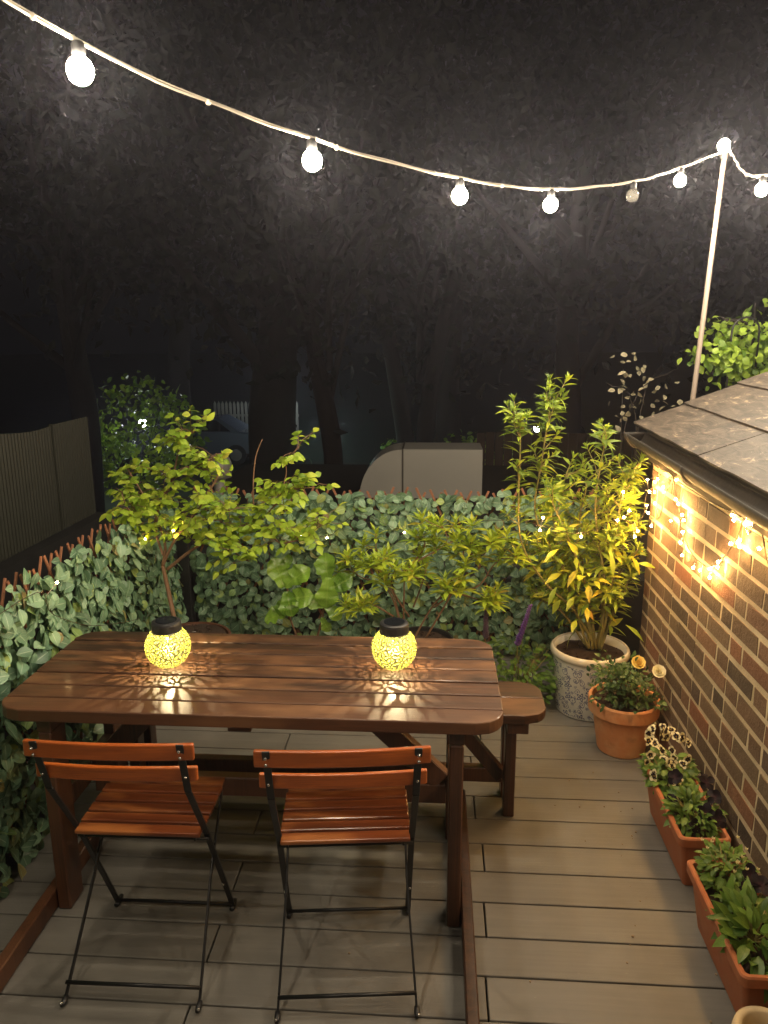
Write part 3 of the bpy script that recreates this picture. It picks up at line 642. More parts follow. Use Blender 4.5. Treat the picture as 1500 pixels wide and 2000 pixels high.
class Plant:
    def __init__(s, rg): s.P = []; s.D = []; s.N = []; s.L = []; s.Wd = []; s.r = []; s.cu = []; s.rg = rg; s.st = MB()
    def leaf(s, p, d, n, L, w, r=None, cu=.25):
        s.P.append(p); s.D.append(d); s.N.append(n); s.L.append(L); s.Wd.append(w); s.r.append(s.rg.random() if r is None else r); s.cu.append(cu)
    def shoot(s, path, r0, r1, step, L, w, start=.1, whorl=2, elev=.6, rfun=None, Lf=None, curl=.25, droop=0.):
        P = smoothpath(path, 6); s.st.tube(P, np.linspace(r0, r1, len(P)), 6)
        seg = np.linalg.norm(np.diff(P, axis=0), axis=1); cum = np.concatenate([[0], np.cumsum(seg)]); T = cum[-1]; x = start*T; k = 0
        while x < T:
            i = min(np.searchsorted(cum, x), len(P)-1); f = x/T; tg = unit(P[min(i+1, len(P)-1)]-P[max(i-1, 0)]); p = P[i]
            for q in range(whorl):
                a = k*2.4+q*2*PI/whorl+s.rg.normal(0, .3); h = np.array([math.cos(a), math.sin(a), 0.]); h = unit(h-tg*h.dot(tg))
                e = elev+s.rg.normal(0, .2)+(f-.5)*.7; d = h*math.cos(e)+tg*math.sin(e); d[2] -= droop*(1-f)
                n = tg-d*tg.dot(d)+s.rg.normal(0, .2, 3)
                ln = L*(Lf(f) if Lf else 1)*s.rg.uniform(.75, 1.2); s.leaf(p, d, n, ln, w*ln/L, (rfun(f) if rfun else None), s.rg.uniform(.3, 1.5)*curl)
            x += step*s.rg.uniform(.75, 1.25); k += 1
        # terminal tuft
        for q in range(6):
            a = q*1.05+s.rg.random(); h = np.array([math.cos(a), math.sin(a), 0.]); d = unit(h*.45+tg); ln = L*.6*(Lf(1) if Lf else 1)
            s.leaf(P[-1], d, h*-1+tg*.3, ln, w*.55, (rfun(1.) if rfun else None), .1)
    def build(s, t, lm, sm, prof, fold=.25, fname='foliage', sname='stem', rip=0.):
        if s.st.n: s.st.build(sname, sm, t, smooth=True)
        m = MB(); m.leaves(s.P, s.D, s.N, np.array(s.L), np.array(s.Wd), prof, fold, np.array(s.cu), np.clip(s.r, 0, 1), rip); return m.build(fname, lm, t, smooth=True)
LANCE = (.08, .45, .85, 1, .75, .4, 0); OV = (.1, .8, 1, .7, 0); OBO = (.25, .5, .58, .62, .82, 1.02, 1.08, 1.0, .72, .2)
# tall yellow-green shrub in blue and white pot
rg = np.random.default_rng(11)
t = thing('potted_shrub', 'tall yellow-green shrub in a blue and white floral glazed pot beside the brick wall', 'potted plant', (.752, 3.45, 0))
pt = pot_round(t, (.752, 3.45, 0), .150, .178, .325, M['delft'], lip=.005)
m = MB(); m.lathe([(.179, .288), (.186, .294), (.187, .306), (.184, .318), (.176, .327), (.168, .322), (.166, .29)], (.752, 3.45, 0), 56); subparent(m.build('rim', M['glaze'], t, smooth=True), pt)
soil(t, (.752, 3.45, .285), .165)
pl = Plant(rg)
main = [[(.78, .31), (.663, .509), (.512, .66), (.397, .859), (.376, 1.103), (.373, 1.34), (.339, 1.50)], [(.78, .31), (.682, .612), (.477, .934), (.488, 1.223), (.512, 1.456), (.506, 1.58)],
        [(.792, .31), (.801, .614), (.732, .986), (.741, 1.225), (.757, 1.33)], [(.80, .31), (.825, .614), (.828, .938), (.848, 1.155), (.90, 1.235)],
        [(.80, .31), (.857, .539), (.89, .792), (.91, .964), (.925, 1.085)], [(.744, .31), (.634, .611), (.563, .861), (.586, 1.105), (.625, 1.23)],
        [(.80, .31), (.853, .50), (.90, .60), (.92, .68)], [(.743, .31), (.616, .482), (.518, .532), (.466, .60)], [(.76, .31), (.755, .588), (.67, .838), (.703, 1.082), (.684, 1.21)],
        [(.77, .31), (.70, .55), (.60, .72), (.50, .80), (.43, .78)], [(.78, .31), (.80, .50), (.77, .70), (.80, .88), (.79, 1.02)], [(.75, .31), (.72, .5), (.66, .66), (.62, .74)], [(.78, .31), (.72, .6), (.62, .86), (.54, 1.02), (.50, 1.12)]]
def yel(f): return float(np.clip(rg.beta(1.5, 1.8)*.82+(1-f)*.38*(rg.random() < .45)-.12*f, 0, 1))
for i, st in enumerate(main):
    yo = rg.uniform(-.13, .10); n = len(st); full = [(x, 3.45+yo*(k/(n-1))**.8+rg.normal(0, .006), z) for k, (x, z) in enumerate(st)]
    pl.shoot(full, .0065, .0022, .024, .088, .0225, .42 if i < 2 else .22, 2, .35, yel, lambda f: 1.12-.3*f, .35, .12)
    # side shoots
    FP = smoothpath(full, 6)
    for q in range(12 if i < 6 else 8):
        f = rg.uniform(.35, .93); k = int(f*(len(FP)-1)); p = FP[k]; a = rg.uniform(0, 2*PI); ln = rg.uniform(.07, .16)*(1.3-f*.6)
        e = p+np.array([math.cos(a)*ln*.75, math.sin(a)*ln*.6, ln*rg.uniform(.45, 1.2)]); e[0] = min(e[0], .94)
        pl.shoot([p, (p+e)/2+rg.normal(0, .008, 3), e], .003, .0016, .017, .072, .0175, .2, 2, .5, lambda g, f=f: yel(f), lambda f: 1.1-.4*f, .35, .15)
for q in range(55):   # big yellow leaves low on the plant
    f = rg.random(); a = rg.uniform(0, 2*PI); rr = rg.uniform(.03, .25); z = rg.uniform(.42, .95); x = .72+math.cos(a)*rr*.9; y = 3.43+math.sin(a)*rr*.6
    if x > .93: continue
    pl.leaf((x, y, z), (math.cos(a)*.7, math.sin(a)*.5-.15, rg.uniform(-.9, .5)), (math.cos(a)*.8, -.8, .6), rg.uniform(.075, .115), rg.uniform(.026, .036), rg.uniform(.35, .95), .3)
pl.build(t, M['tleaf'], M['gstem'], LANCE, .3)
# climbing rose-like shrub at the back left
rg = np.random.default_rng(12)
t = thing('climbing_shrub', 'sprawling yellow-green shrub with a bare curved trunk rising behind the left lantern', 'potted plant', (-1.19, 3.30, 0))
pot_round(t, (-1.17, 3.34, 0), .15, .19, .375, M['brownpot'], .06, .012); soil(t, (-1.17, 3.34, .365), .17)
pl = Plant(rg); rr_ = lambda f: float(np.clip(rg.beta(2.2, 2.6), 0, 1)*.92+(.08 if rg.random() < .05 else 0))
br = [([(-1.235, 3.34, .37), (-1.273, 3.37, .566), (-1.306, 3.4, .709)], .0125, .0095, 0),
      ([(-1.306, 3.4, .709), (-1.288, 3.4, .824), (-1.331, 3.4, .974), (-1.373, 3.38, 1.073), (-1.43, 3.36, 1.20)], .008, .003, 1), ([(-1.306, 3.4, .709), (-1.243, 3.38, .825), (-1.161, 3.36, .926), (-1.081, 3.36, 1.027), (-.973, 3.35, 1.20)], .008, .003, 1),
      ([(-1.285, 3.4, .690), (-1.144, 3.4, .80), (-.99, 3.4, .880), (-.842, 3.4, .905), (-.723, 3.38, .832)], .009, .003, 1), ([(-1.30, 3.4, .76), (-1.335, 3.42, .924), (-1.246, 3.44, 1.123), (-1.183, 3.42, 1.30), (-1.107, 3.4, 1.36)], .007, .002, 1),
      ([(-.842, 3.4, .905), (-.76, 3.4, 1.0), (-.69, 3.4, 1.079), (-.568, 3.4, 1.10)], .005, .002, 1), ([(-.72, 3.4, 1.05), (-.69, 3.4, 1.16), (-.685, 3.4, 1.224), (-.623, 3.4, 1.290)], .004, .002, 2), ([(-.85, 3.4, 1.0), (-.844, 3.4, 1.139), (-.827, 3.4, 1.247), (-.795, 3.4, 1.323)], .004, .0018, 3),
      ([(-1.161, 3.36, .926), (-1.0, 3.3, .98), (-.92, 3.28, 1.02)], .004, .002, 1), ([(-1.246, 3.44, 1.123), (-1.1, 3.4, 1.2), (-1.0, 3.38, 1.24)], .004, .002, 1), ([(-.99, 3.4, .88), (-.93, 3.34, .80), (-.86, 3.32, .76)], .004, .002, 1), ([(-1.331, 3.4, .974), (-1.40, 3.3, 1.0), (-1.44, 3.3, 1.10)], .004, .002, 1), ([(-.72, 3.38, .832), (-.62, 3.38, .86), (-.52, 3.4, .93)], .004, .0018, 1)]
for path, a0, a1, lv in br:
    P = smoothpath(path, 6); pl.st.tube(P, np.linspace(a0, a1, len(P)), 8)
    if lv == 0 or lv == 3: continue
    for q in range(int((27 if lv == 1 else 5)*(1.15 if len(path) > 3 else .7))):
        f = rg.uniform(.28 if lv == 1 else .8, 1); p = P[int(f*(len(P)-1))]; a = rg.uniform(0, 2*PI); ln = rg.uniform(.05, .15)
        e = p+np.array([math.cos(a)*ln, math.sin(a)*ln*.8, ln*rg.uniform(-.5, .9)]); md = (p+e)/2+np.array([0, 0, .015]); pl.st.tube([p, md, e], [.0016, .0013, .0009], 5)
        d = unit(e-p)
        for kk_ in range(5):   # pinnate leaflets
            b0 = p+(e-p)*(.35+.16*kk_); sd = np.cross(d, [0, 0, 1.]); sd = unit(sd)*(1 if kk_ % 2 else -1)
            pl.leaf(b0, sd+d*.5+np.array([0, 0, -.15]), np.array([0, -.55, .9])+rg.normal(0, .55, 3), rg.uniform(.030, .056), rg.uniform(.020, .034), rr_(0), .35)
        pl.leaf(e, d, np.array([0, -.55, .9])+rg.normal(0, .55, 3), rg.uniform(.033, .058), .030, rr_(0), .35)
pl.build(t, M['rleaf'], M['stem'], OV, .2)
m = MB()
for i in range(9): m.ball((-1.04+.012*i+R.uniform(-.01, .01), 3.20+R.uniform(-.02, .02), .388-.002*i), R.uniform(.007, .014), 8, 6)
m.build('pebble', M['picket'], t, smooth=True)
# fiddle leaf
rg = np.random.default_rng(13)
t = thing('fiddle_leaf_plant', 'young plant with large glossy fiddle-shaped leaves behind the middle of the table', 'potted plant', (-.62, 3.42, 0))
pot_round(t, (-.62, 3.42, 0), .09, .12, .22, M['blackp'], .03, .006); soil(t, (-.62, 3.42, .2), .11)
pl = Plant(rg); pl.st.tube([(-.62, 3.42, .2), (-.70, 3.42, .45), (-.71, 3.42, .68)], [.006, .005, .004], 7); pl.st.tube([(-.61, 3.42, .2), (-.54, 3.42, .45), (-.50, 3.42, .70)], [.006, .005, .004], 7)
for p, d, n, L, w in [((-.72, 3.40, .61), (-.25, -.1, 1), (.3, -1, .25), .15, .10), ((-.71, 3.39, .62), (.75, -.2, .75), (-.35, -1, .5), .145, .10), ((-.70, 3.37, .56), (.75, -.35, .25), (-.1, -1, .35), .13, .095), ((-.71, 3.38, .57), (-.35, -.4, -.9), (-.4, -1, .3), .10, .07), ((-.70, 3.37, .60), (.25, -.5, -.9), (.1, -1, .3), .12, .095),
                      ((-.70, 3.38, .48), (-1, -.3, .02), (-.1, -.7, 1), .115, .085), ((-.50, 3.40, .63), (-.20, 0, 1), (-.15, -1, .2), .15, .10), ((-.50, 3.39, .60), (.7, -.2, .55), (-.1, -1, .4), .13, .09), ((-.50, 3.38, .67), (-.05, -.45, -1), (.15, -1, .3), .145, .105),
                      ((-.52, 3.38, .53), (-.8, -.3, .35), (-.2, -1, .5), .095, .07), ((-.52, 3.38, .53), (.6, -.3, -.35), (.2, -1, .5), .10, .065), ((-.54, 3.40, .46), (.5, -.3, -.9), (0, -1, .3), .08, .05), ((-.70, 3.41, .70), (.1, .1, 1), (.2, -1, .2), .07, .04)]:
    pl.leaf(p, d, n, L, w, None, .35)
pl.build(t, M['fleaf'], M['stem'], OBO, .42, rip=.45)
# azalea
rg = np.random.default_rng(14)
t = thing('potted_azalea', 'low spreading azalea with whorls of narrow leaves behind the right-hand lantern', 'potted plant', (-.06, 3.46, 0))
pot_round(t, (-.06, 3.46, 0), .12, .16, .34, M['blackp'], .035, .006); soil(t, (-.06, 3.46, .315), .148)
pl = Plant(rg)
az = [[(-.145, .33), (-.195, .552), (-.27, .682), (-.281, .862)], [(-.145, .33), (-.145, .553), (-.12, .71), (.051, .841), (.025, .941)], [(-.10, .33), (.03, .556), (.202, .612), (.273, .716), (.321, .768)], [(-.145, .33), (-.22, .578), (-.37, .654), (-.419, .731)],
      [(-.045, .33), (.127, .662), (.138, .766), (.111, .892)], [(-.195, .45), (-.321, .549), (-.397, .548)], [(-.12, .45), (-.2, .62), (-.18, .74)], [(0, .5), (.08, .6), (.05, .68)], [(.1, .58), (.2, .56), (.25, .55)], [(-.1, .5), (-.06, .62), (-.04, .70)], [(.138, .74), (.22, .82), (.27, .86)], [(-.12, .7), (-.05, .8), (-.06, .86)]]
for st in az:
    yo = rg.uniform(-.16, .05); n = len(st); full = [(x, 3.46+yo*k/(n-1), z) for k, (x, z) in enumerate(st)]; P = smoothpath(full, 6); pl.st.tube(P, np.linspace(.005, .0022, len(P)), 6)
    tips = [P[-1]]
    for q in range(5):
        p = P[int(rg.uniform(.5, .97)*(len(P)-1))]; a = rg.uniform(0, 2*PI); ln = rg.uniform(.04, .11); e = p+np.array([math.cos(a)*ln, math.sin(a)*ln*.8-.02, ln*rg.uniform(.2, .9)]); pl.st.tube([p, e], [.002, .0014], 5); tips.append(e)
    for e in tips:
        for tier, (el, L) in enumerate(((1.15, .055), (.62, .072), (.12, .080))):
            for q in range(4+tier):
                a = q*2*PI/(4+tier)+rg.random(); h = np.array([math.cos(a), math.sin(a), 0]); d = h*math.cos(el)+np.array([0, 0, math.sin(el)])
                pl.leaf(e-np.array([0, 0, .012*tier]), d, np.array([0, 0, 1.])-h*.3+rg.normal(0, .15, 3), L*rg.uniform(.8, 1.25), L*.27, rg.beta(2, 2.2), .22)
pl.build(t, M['aleaf'], M['stem'], LANCE, .25)
# salvia with purple spikes
def spikes(t, lst, mat):
    m = MB(); st = MB()
    for (x0, y0, z0), (x1, y1, z1), r in lst:
        p, q = np.array([x0, y0, z0]), np.array([x1, y1, z1]); st.tube([p+[0.02, 0, -.28], p, q], [.002, .002, .0012], 5)
        n = 150; P = []; D = []; N = []
        for i in range(n):
            f = i/n; a = i*2.4; h = np.array([math.cos(a), math.sin(a), .0]); P.append(p+(q-p)*f+h*.003); D.append(h+np.array([0, 0, .5])); N.append(np.array([0, 0, 1.]))
        f = np.arange(n)/n; L = r*(1-.55*f)*R.uniform(.8, 1.2, n); m.leaves(P, D, N, L, L*.75, (.3, .9, 1, .8, .2), .5, -.3)
    st.build('stem', M['gstem'], t, smooth=True); return m.build('flower_spike', mat, t, smooth=True)
M['purple'] = flower_mat('salvia purple', [(0, (.16, .05, .34)), (.6, (.30, .14, .62)), (1, (.5, .34, .7))]); M['mauve'] = flower_mat('salvia mauve', [(0, (.14, .09, .18)), (1, (.36, .27, .38))])
rg = np.random.default_rng(15)
t = thing('salvia_plant', 'bushy salvia with one purple and one faded mauve flower spike beside the bench', 'plant', (.42, 3.48, 0))
spikes(t, [((.40, 3.40, .335), (.452, 3.38, .55), .022)], M['purple']); spikes(t, [((.25, 3.42, .36), (.247, 3.42, .52), .020)], M['mauve'])
pl = Plant(rg)
for q in range(420):
    a = rg.uniform(0, 2*PI); r = .22*math.sqrt(rg.random()); z = rg.uniform(.02, .36)*(1-.45*(r/.22)**2); x = .40+r*math.cos(a); y = 3.50+r*.7*math.sin(a)
    pl.leaf((x, y, z), (math.cos(a), math.sin(a)-.3, rg.uniform(-.3, .7)), (0, -.5, 1), rg.uniform(.03, .05), rg.uniform(.015, .024), None, .3)
for q in range(14):
    a = rg.uniform(0, 2*PI); pl.st.tube([(.40, 3.50, .0), (.40+.1*math.cos(a), 3.5+.08*math.sin(a), .17), (.40+.17*math.cos(a), 3.5+.12*math.sin(a), .27)], .002, 5)
pl.build(t, M['vleaf'], M['gstem'], OV, .2)
# mini rose in terracotta pot
def rose(m, c, d, r, layers=4, npet=6, seed=0):
    g = np.random.default_rng(seed); d = unit(np.array(d, float)); a = unit(np.cross(d, [.3, .2, .9])); b_ = np.cross(d, a); c = np.array(c, float)
    for l in range(layers):
        el = .15+l*.36; L = r*(1-.16*l); P = []; D = []; N = []
        for q in range(npet):
            an = q*2*PI/npet+l*.5+g.normal(0, .1); h = a*math.cos(an)+b_*math.sin(an); P.append(c+h*r*.04); D.append(h*math.cos(el)+d*math.sin(el)); N.append(d*math.cos(el)-h*math.sin(el))
        m.leaves(P, D, N, L, L*1.0, (.3, .8, 1.1, 1.05, .7), .25, -.35)
rg = np.random.default_rng(16); c = (.832, 3.085, 0)
t = thing('potted_rose', 'bushy miniature rose with one yellow and one cream bloom in a round terracotta pot', 'potted plant', c)
pot_round(t, c, .103, .150, .245, M['terra'], .062, .010, .013); soil(t, (c[0], c[1], .212), .135)
M['ybloom'] = flower_mat('yellow rose petals', [(0, (.85, .58, .06)), (1, (.98, .84, .32))]); M['cbloom'] = flower_mat('cream rose petals', [(0, (.8, .6, .2)), (.4, (.95, .90, .62)), (1, (.97, .95, .80))])
m = MB(); rose(m, (.862, 3.02, .432), (-.1, -.75, .7), .030, 5, 8, 1); m.build('yellow_bloom', M['ybloom'], t, smooth=True)
m = MB(); rose(m, (.955, 3.04, .385), (-.1, -.8, .7), .030, 3, 8, 2); m.build('cream_bloom', M['cbloom'], t, smooth=True)
pl = Plant(rg)
for q in range(26):
    a = rg.uniform(0, 2*PI); r = rg.uniform(.03, .12); e = np.array([c[0]+r*math.cos(a), c[1]-.02+r*math.sin(a), rg.uniform(.28, .41)]); e[0] = min(e[0], .95); pl.st.tube([(c[0]+.2*r*math.cos(a), c[1]+.2*r*math.sin(a), .21), (e+np.array([c[0], c[1], .22]))/2+[0, 0, .03], e], [.003, .0024, .0015], 5)
    for k in range(24):
        g = rg.normal(0, .033, 3); d = unit(g+np.array([0, -.02, .01])); pl.leaf(e+g*[1, 1, .9]-[0, 0, .02], d+rg.normal(0, .5, 3), np.array([0, -.5, 1])+rg.normal(0, .4, 3), rg.uniform(.018, .030), rg.uniform(.012, .019), None, .25)
pl.st.tube([(.845, 3.05, .3), (.862, 3.03, .43)], .002, 5); pl.st.tube([(.9, 3.06, .3), (.95, 3.05, .383)], .002, 5)
pl.build(t, M['dleaf'], M['gstem'], OV, .2)
# long terracotta planters
def trough(t, x0, x1, y0, y1, h, ins=.038):
    m = MB(); n = 6
    def ring(xa, xb, ya, yb, z, r):
        out = []
        for cx, cy, a0 in ((xb-r, yb-r, 0), (xa+r, yb-r, 90), (xa+r, ya+r, 180), (xb-r, ya+r, 270)):
            for i in range(n): a = math.radians(a0+90*i/(n-1)); out.append((cx+r*math.cos(a), cy+r*math.sin(a), z))
        return out
    rings = [ring(x0+ins, x1-ins*.4, y0+ins, y1-ins, .003, .012), ring(x0+.012, x1-.008, y0+.012, y1-.012, h-.034, .016), ring(x0, x1, y0, y1, h-.031, .018), ring(x0-.001, x1, y0-.001, y1+.001, h-.004, .018), ring(x0+.003, x1-.003, y0+.003, y1-.003, h, .016), ring(x0+.014, x1-.012, y0+.014, y1-.014, h-.002, .012), ring(x0+.02, x1-.018, y0+.02, y1-.02, h-.05, .01)]
    V = [p for r in rings for p in r]; k = 4*n; F = [(i*k+j, i*k+(j+1) % k, (i+1)*k+(j+1) % k, (i+1)*k+j) for i in range(len(rings)-1) for j in range(k)]
    F.append(tuple(range(k-1, -1, -1))); m.add(V, F); m.build('planter_box', M['terra2'], t)
    m = MB(); g = []; nx, ny = 6, 16
    for i in range(nx+1):
        for j in range(ny+1): g.append((x0+.019+(x1-x0-.036)*i/nx, y0+.019+(y1-y0-.038)*j/ny, h-.040+R.uniform(-.005, .006)))
    m.add(g, [(i*(ny+1)+j, (i+1)*(ny+1)+j, (i+1)*(ny+1)+j+1, i*(ny+1)+j+1) for i in range(nx) for j in range(ny)]); m.build('soil', M['soil'], t)
def viola(m, c, d, r, seed):
    g = np.random.default_rng(seed); d = unit(np.array(d, float)); a = unit(np.cross(d, [.1, .2, .95])); b_ = np.cross(d, a); c = np.array(c, float); P = []; D = []; N = []; L = []
    for q, an in enumerate((.9, 2.24, 3.6, 4.71, 5.8)):
        an += g.normal(0, .08); h = a*math.cos(an)+b_*math.sin(an); P.append(c+d*.0008*q); D.append(h+d*.15); N.append(d); L.append(r*(1.1 if q == 3 else 1))
    m.leaves(P, D, N, np.array(L)*g.uniform(.75, 1.2, 5), np.array(L)*.8, (.25, .5, .85, 1.1, .95, .3), .3, g.uniform(-.2, .35, 5))
M['viola'] = flower_mat('cream edged dark viola', [(0, (.6, .4, .05)), (.10, (.012, .006, .012)), (.46, (.02, .008, .02)), (.56, (.80, .72, .42)), (1, (.95, .90, .68))]); M['pansy'] = flower_mat('black pansy', [(0, (.05, .02, .03)), (.5, (.006, .003, .007)), (1, (.012, .006, .014))], .05)
M['bud'] = flower_mat('cream bud', [(0, (.55, .5, .2)), (1, (.85, .78, .55))])
def clump(t, c, rx, ry, h, n, L, w, seed, mat, prof=OV, name='viola_plant', up=.4):
    g = np.random.default_rng(seed); pl = Plant(g)
    for q in range(n):
        a = g.uniform(0, 2*PI); r = math.sqrt(g.random()); z = g.random()*(1-.5*r*r); ln = L*g.uniform(.7, 1.25)
        x = c[0]+rx*r*math.cos(a); x = min(x, .975)
        pl.leaf((x, c[1]+ry*r*math.sin(a), c[2]+h*z), (math.cos(a)*.8, math.sin(a)*.8-.2, g.uniform(-.2, 1)*up*2), (0, -.3, 1)+g.normal(0, .3, 3), ln, w*ln/L, None, .35)
    for q in range(12):
        a = g.uniform(0, 2*PI); pl.st.tube([c, (c[0]+rx*.4*math.cos(a), c[1]+ry*.4*math.sin(a), c[2]+h*.5), (min(c[0]+rx*.7*math.cos(a), .97), c[1]+ry*.7*math.sin(a), c[2]+h*.8)], .0018, 5)
    m = MB(); m.leaves(pl.P, pl.D, pl.N, np.array(pl.L), np.array(pl.Wd), prof, .22, np.array(pl.cu), pl.r); f = m.build(name, mat, t, smooth=True)
    subparent(pl.st.build('stem', M['gstem'], t, smooth=True), f); return f
H = .205
t = thing('window_box', 'long terracotta planter of cream-edged violas and black pansies, beside the round terracotta pot', 'planter', (.875, 2.42, 0), 'terracotta planters along the brick wall')
trough(t, .797, .962, 2.180, 2.66, H)
f = clump(t, (.875, 2.56, H-.03), .085, .11, .10, 260, .032, .020, 21, M['vleaf'])
for i, (x, y, z) in enumerate([(.800, 2.60, .31), (.83, 2.66, .325), (.855, 2.63, .335), (.825, 2.60, .30), (.845, 2.58, .285), (.875, 2.67, .33), (.91, 2.62, .32), (.945, 2.60, .305), (.785, 2.55, .255), (.865, 2.53, .27), (.885, 2.55, .275), (.93, 2.55, .27), (.86, 2.50, .265), (.80, 2.49, .235), (.85, 2.46, .23), (.875, 2.46, .235), (.90, 2.50, .28), (.815, 2.645, .315), (.84, 2.68, .33), (.87, 2.62, .32), (.80, 2.56, .275), (.93, 2.63, .31), (.90, 2.66, .325), (.82, 2.62, .30), (.885, 2.58, .285), (.845, 2.55, .265)]):
    m = MB(); viola(m, (x, y, z), (R.uniform(-1., .7), -.6, R.uniform(-.1, 1.)), R.uniform(.015, .021), i); subparent(m.build('viola_flower', M['viola'], t, smooth=True), f)
f = clump(t, (.885, 2.33, H-.03), .075, .10, .085, 240, .036, .016, 22, M['vleaf'], name='pansy_plant', up=.7)
for i, (x, y, z, r) in enumerate([(.855, 2.44, .262, .030), (.945, 2.40, .272, .029), (.955, 2.33, .262, .026), (.91, 2.28, .232, .029), (.945, 2.26, .222, .028), (.825, 2.36, .225, .023), (.86, 2.24, .21, .025)]):
    m = MB(); viola(m, (x, y, z), (R.uniform(-.6, .3), -.6, R.uniform(.3, .9)), r, 50+i); subparent(m.build('pansy_flower', M['pansy'], t, smooth=True), f)
t = thing('window_box', 'long terracotta planter of plain green leaves and small cream buds, next to the cream pot', 'planter', (.87, 1.85, 0), 'terracotta planters along the brick wall')
trough(t, .785, .955, 1.64, 2.085, H)
f = clump(t, (.89, 2.03, H-.03), .07, .09, .10, 330, .028, .014, 23, M['vleaf'])
for i in range(12):
    m = MB(); p = (.89+R.uniform(-.07, .06), 2.03+R.uniform(-.09, .05), H+R.uniform(.045, .085)); m.leaves([p]*4, [(math.cos(a)*.4, math.sin(a)*.4, 1) for a in (0, 1.6, 3.1, 4.7)], [(math.cos(a), math.sin(a), -.3) for a in (0, 1.6, 3.1, 4.7)], .010, .006, OV, .4, -.2); subparent(m.build('bud', M['bud'], t, smooth=True), f)
clump(t, (.88, 1.80, H-.035), .075, .12, .075, 170, .060, .026, 24, M['vleaf'], name='leafy_plant', up=.9)
f = clump(t, (.925, 1.93, H-.03), .03, .04, .05, 30, .03, .015, 25, M['dleaf'], name='pansy_plant')
for i, (x, y, z, r) in enumerate([(.925, 1.96, .245, .032), (.90, 1.92, .225, .03), (.95, 1.94, .235, .03)]):
    m = MB(); viola(m, (x, y, z), (R.uniform(-.4, .2), -.5, .8), r, 70+i); subparent(m.build('pansy_flower', M['pansy'], t, smooth=True), f)
t = thing('stone_pot', 'small cream stone pot at the near end of the terracotta planters', 'pot', (.812, 1.55, 0))
m = MB(); m.lathe([(0, .003), (.048, .003), (.052, .008), (.066, .10), (.078, .118), (.081, .135), (.078, .150), (.068, .156), (.058, .150), (.055, .12), (.045, .07)], (.812, 1.535, 0), 40); m.build('pot', M['cream'], t, smooth=True); soil(t, (.812, 1.535, .085), .048)
b = MB()
for i in range(46):
    x, y = (R.uniform(.55, .83), R.uniform(1.7, 3.0)) if i < 30 else (R.uniform(-.3, .8), R.uniform(1.5, 3.2))
    if abs(x-.08) < .12 or y > 2.9 and x > .6: continue
    rr = R.uniform(.0012, .0045); b.ball((x, y, rr*.6), rr, 6, 4, .7)
tag(b.build('debris', M['soil2'], None), 'small crumbs of soil and grit scattered on the deck beside the pots', None, None, 'stuff')
# ------------------------------------------------------------------ beyond the fence
b = MB(); b.box((-2.2, 4.45, -2.18), (4.2, 8.6, .33)); tag(b.build('flat_roof_building', M['felt']), 'low black flat-roofed extension beyond the back hedge, under the grey duct', 'building')
t = thing('roof_duct', 'pale grey sheet-metal duct with a rounded elbow beyond the back hedge', 'duct', (-.1, 6.4, .33))
m = MB(); m.box((-.270, 6.2, .45), (.388, 6.62, .865)); m.build('duct_box', M['duct'], t, bevel=.004)
m = MB(); poly = [(-.276, .45)]+[(-.276-.362*math.sin(a), .45+.413*math.cos(a)) for a in np.linspace(0, PI/2, 14)]
k = len(poly); m.add([(x, 6.2, z) for x, z in poly]+[(x, 6.62, z) for x, z in poly], [tuple(range(k-1, -1, -1)), tuple(range(k, 2*k))]+[(i, (i+1) % k, k+(i+1) % k, k+i) for i in range(k)]); m.build('elbow', M['duct'], t, bevel=.003)
m = MB(); m.box((-.279, 6.192, .44), (-.267, 6.63, .872)); m.build('flange', M['gutter'], t)
for xx in (-.1, .25):
    m = MB(); m.box((xx, 6.3, .331), (xx+.05, 6.5, .449)); m.build('support', M['blackp'], t)
m = MB(); m.lathe([(.0, .20), (.05, .195), (.09, .165), (.105, .12), (.105, .0), (0, 0)], (-1.83, 6.2, .62), 24); m.tube([(-1.83, 6.2, .33), (-1.83, 6.2, .62)], .05, 12)
tag(m.build('vent_cowl', M['duct'], smooth=True), 'small round-topped metal vent cowl seen through the climbing shrub', 'vent')
b = MB(); V = []; F = []; ys = np.arange(3.4, 5.48, .012); nn = len(ys)
for i, y in enumerate(ys):
    x = -2.6+.006*math.sin(y*2*PI/.036); zt = 1.215-.01*(y-4.4)+(.03 if 4.86 < y < 5.1 else 0)*0+(.02*math.sin(y*5)) if y < 4.95 else 1.205
    V += [(x, y, .47), (x, y, zt), (x-.004, y, zt), (x-.004, y, .47)]
for i in range(nn-1):
    for e in range(4): F.append((i*4+e, i*4+(e+1) % 4, (i+1)*4+(e+1) % 4, (i+1)*4+e))
F += [(0, 1, 2, 3)[::-1], tuple((nn-1)*4+e for e in range(4))]
b.add(V, F); t = thing('corrugated_fence', 'dull olive corrugated sheet fence beyond the left hedge', 'fence', (-2.6, 4.45, -2.18)); b.build('sheet', M['shed'], t)
m = MB(); m.box((-2.60, 3.4, -2.18), (-2.50, 5.5, .468)); m.build('base_wall', M['felt'], t)
m = MB(); m.box((-2.612, 4.93, .47), (-2.592, 4.945, 1.212)); m.build('seam', M['shed'], t)
b = MB()
for i in range(34): x = .5+i*.11; b.box((x, 9.2, -2.18), (x+.10, 9.22, .63+R.uniform(-.01, .01)))
tag(b.build('board_fence', M['darkwood']), 'dark close-boarded fence beyond the grey duct on the right', 'fence')
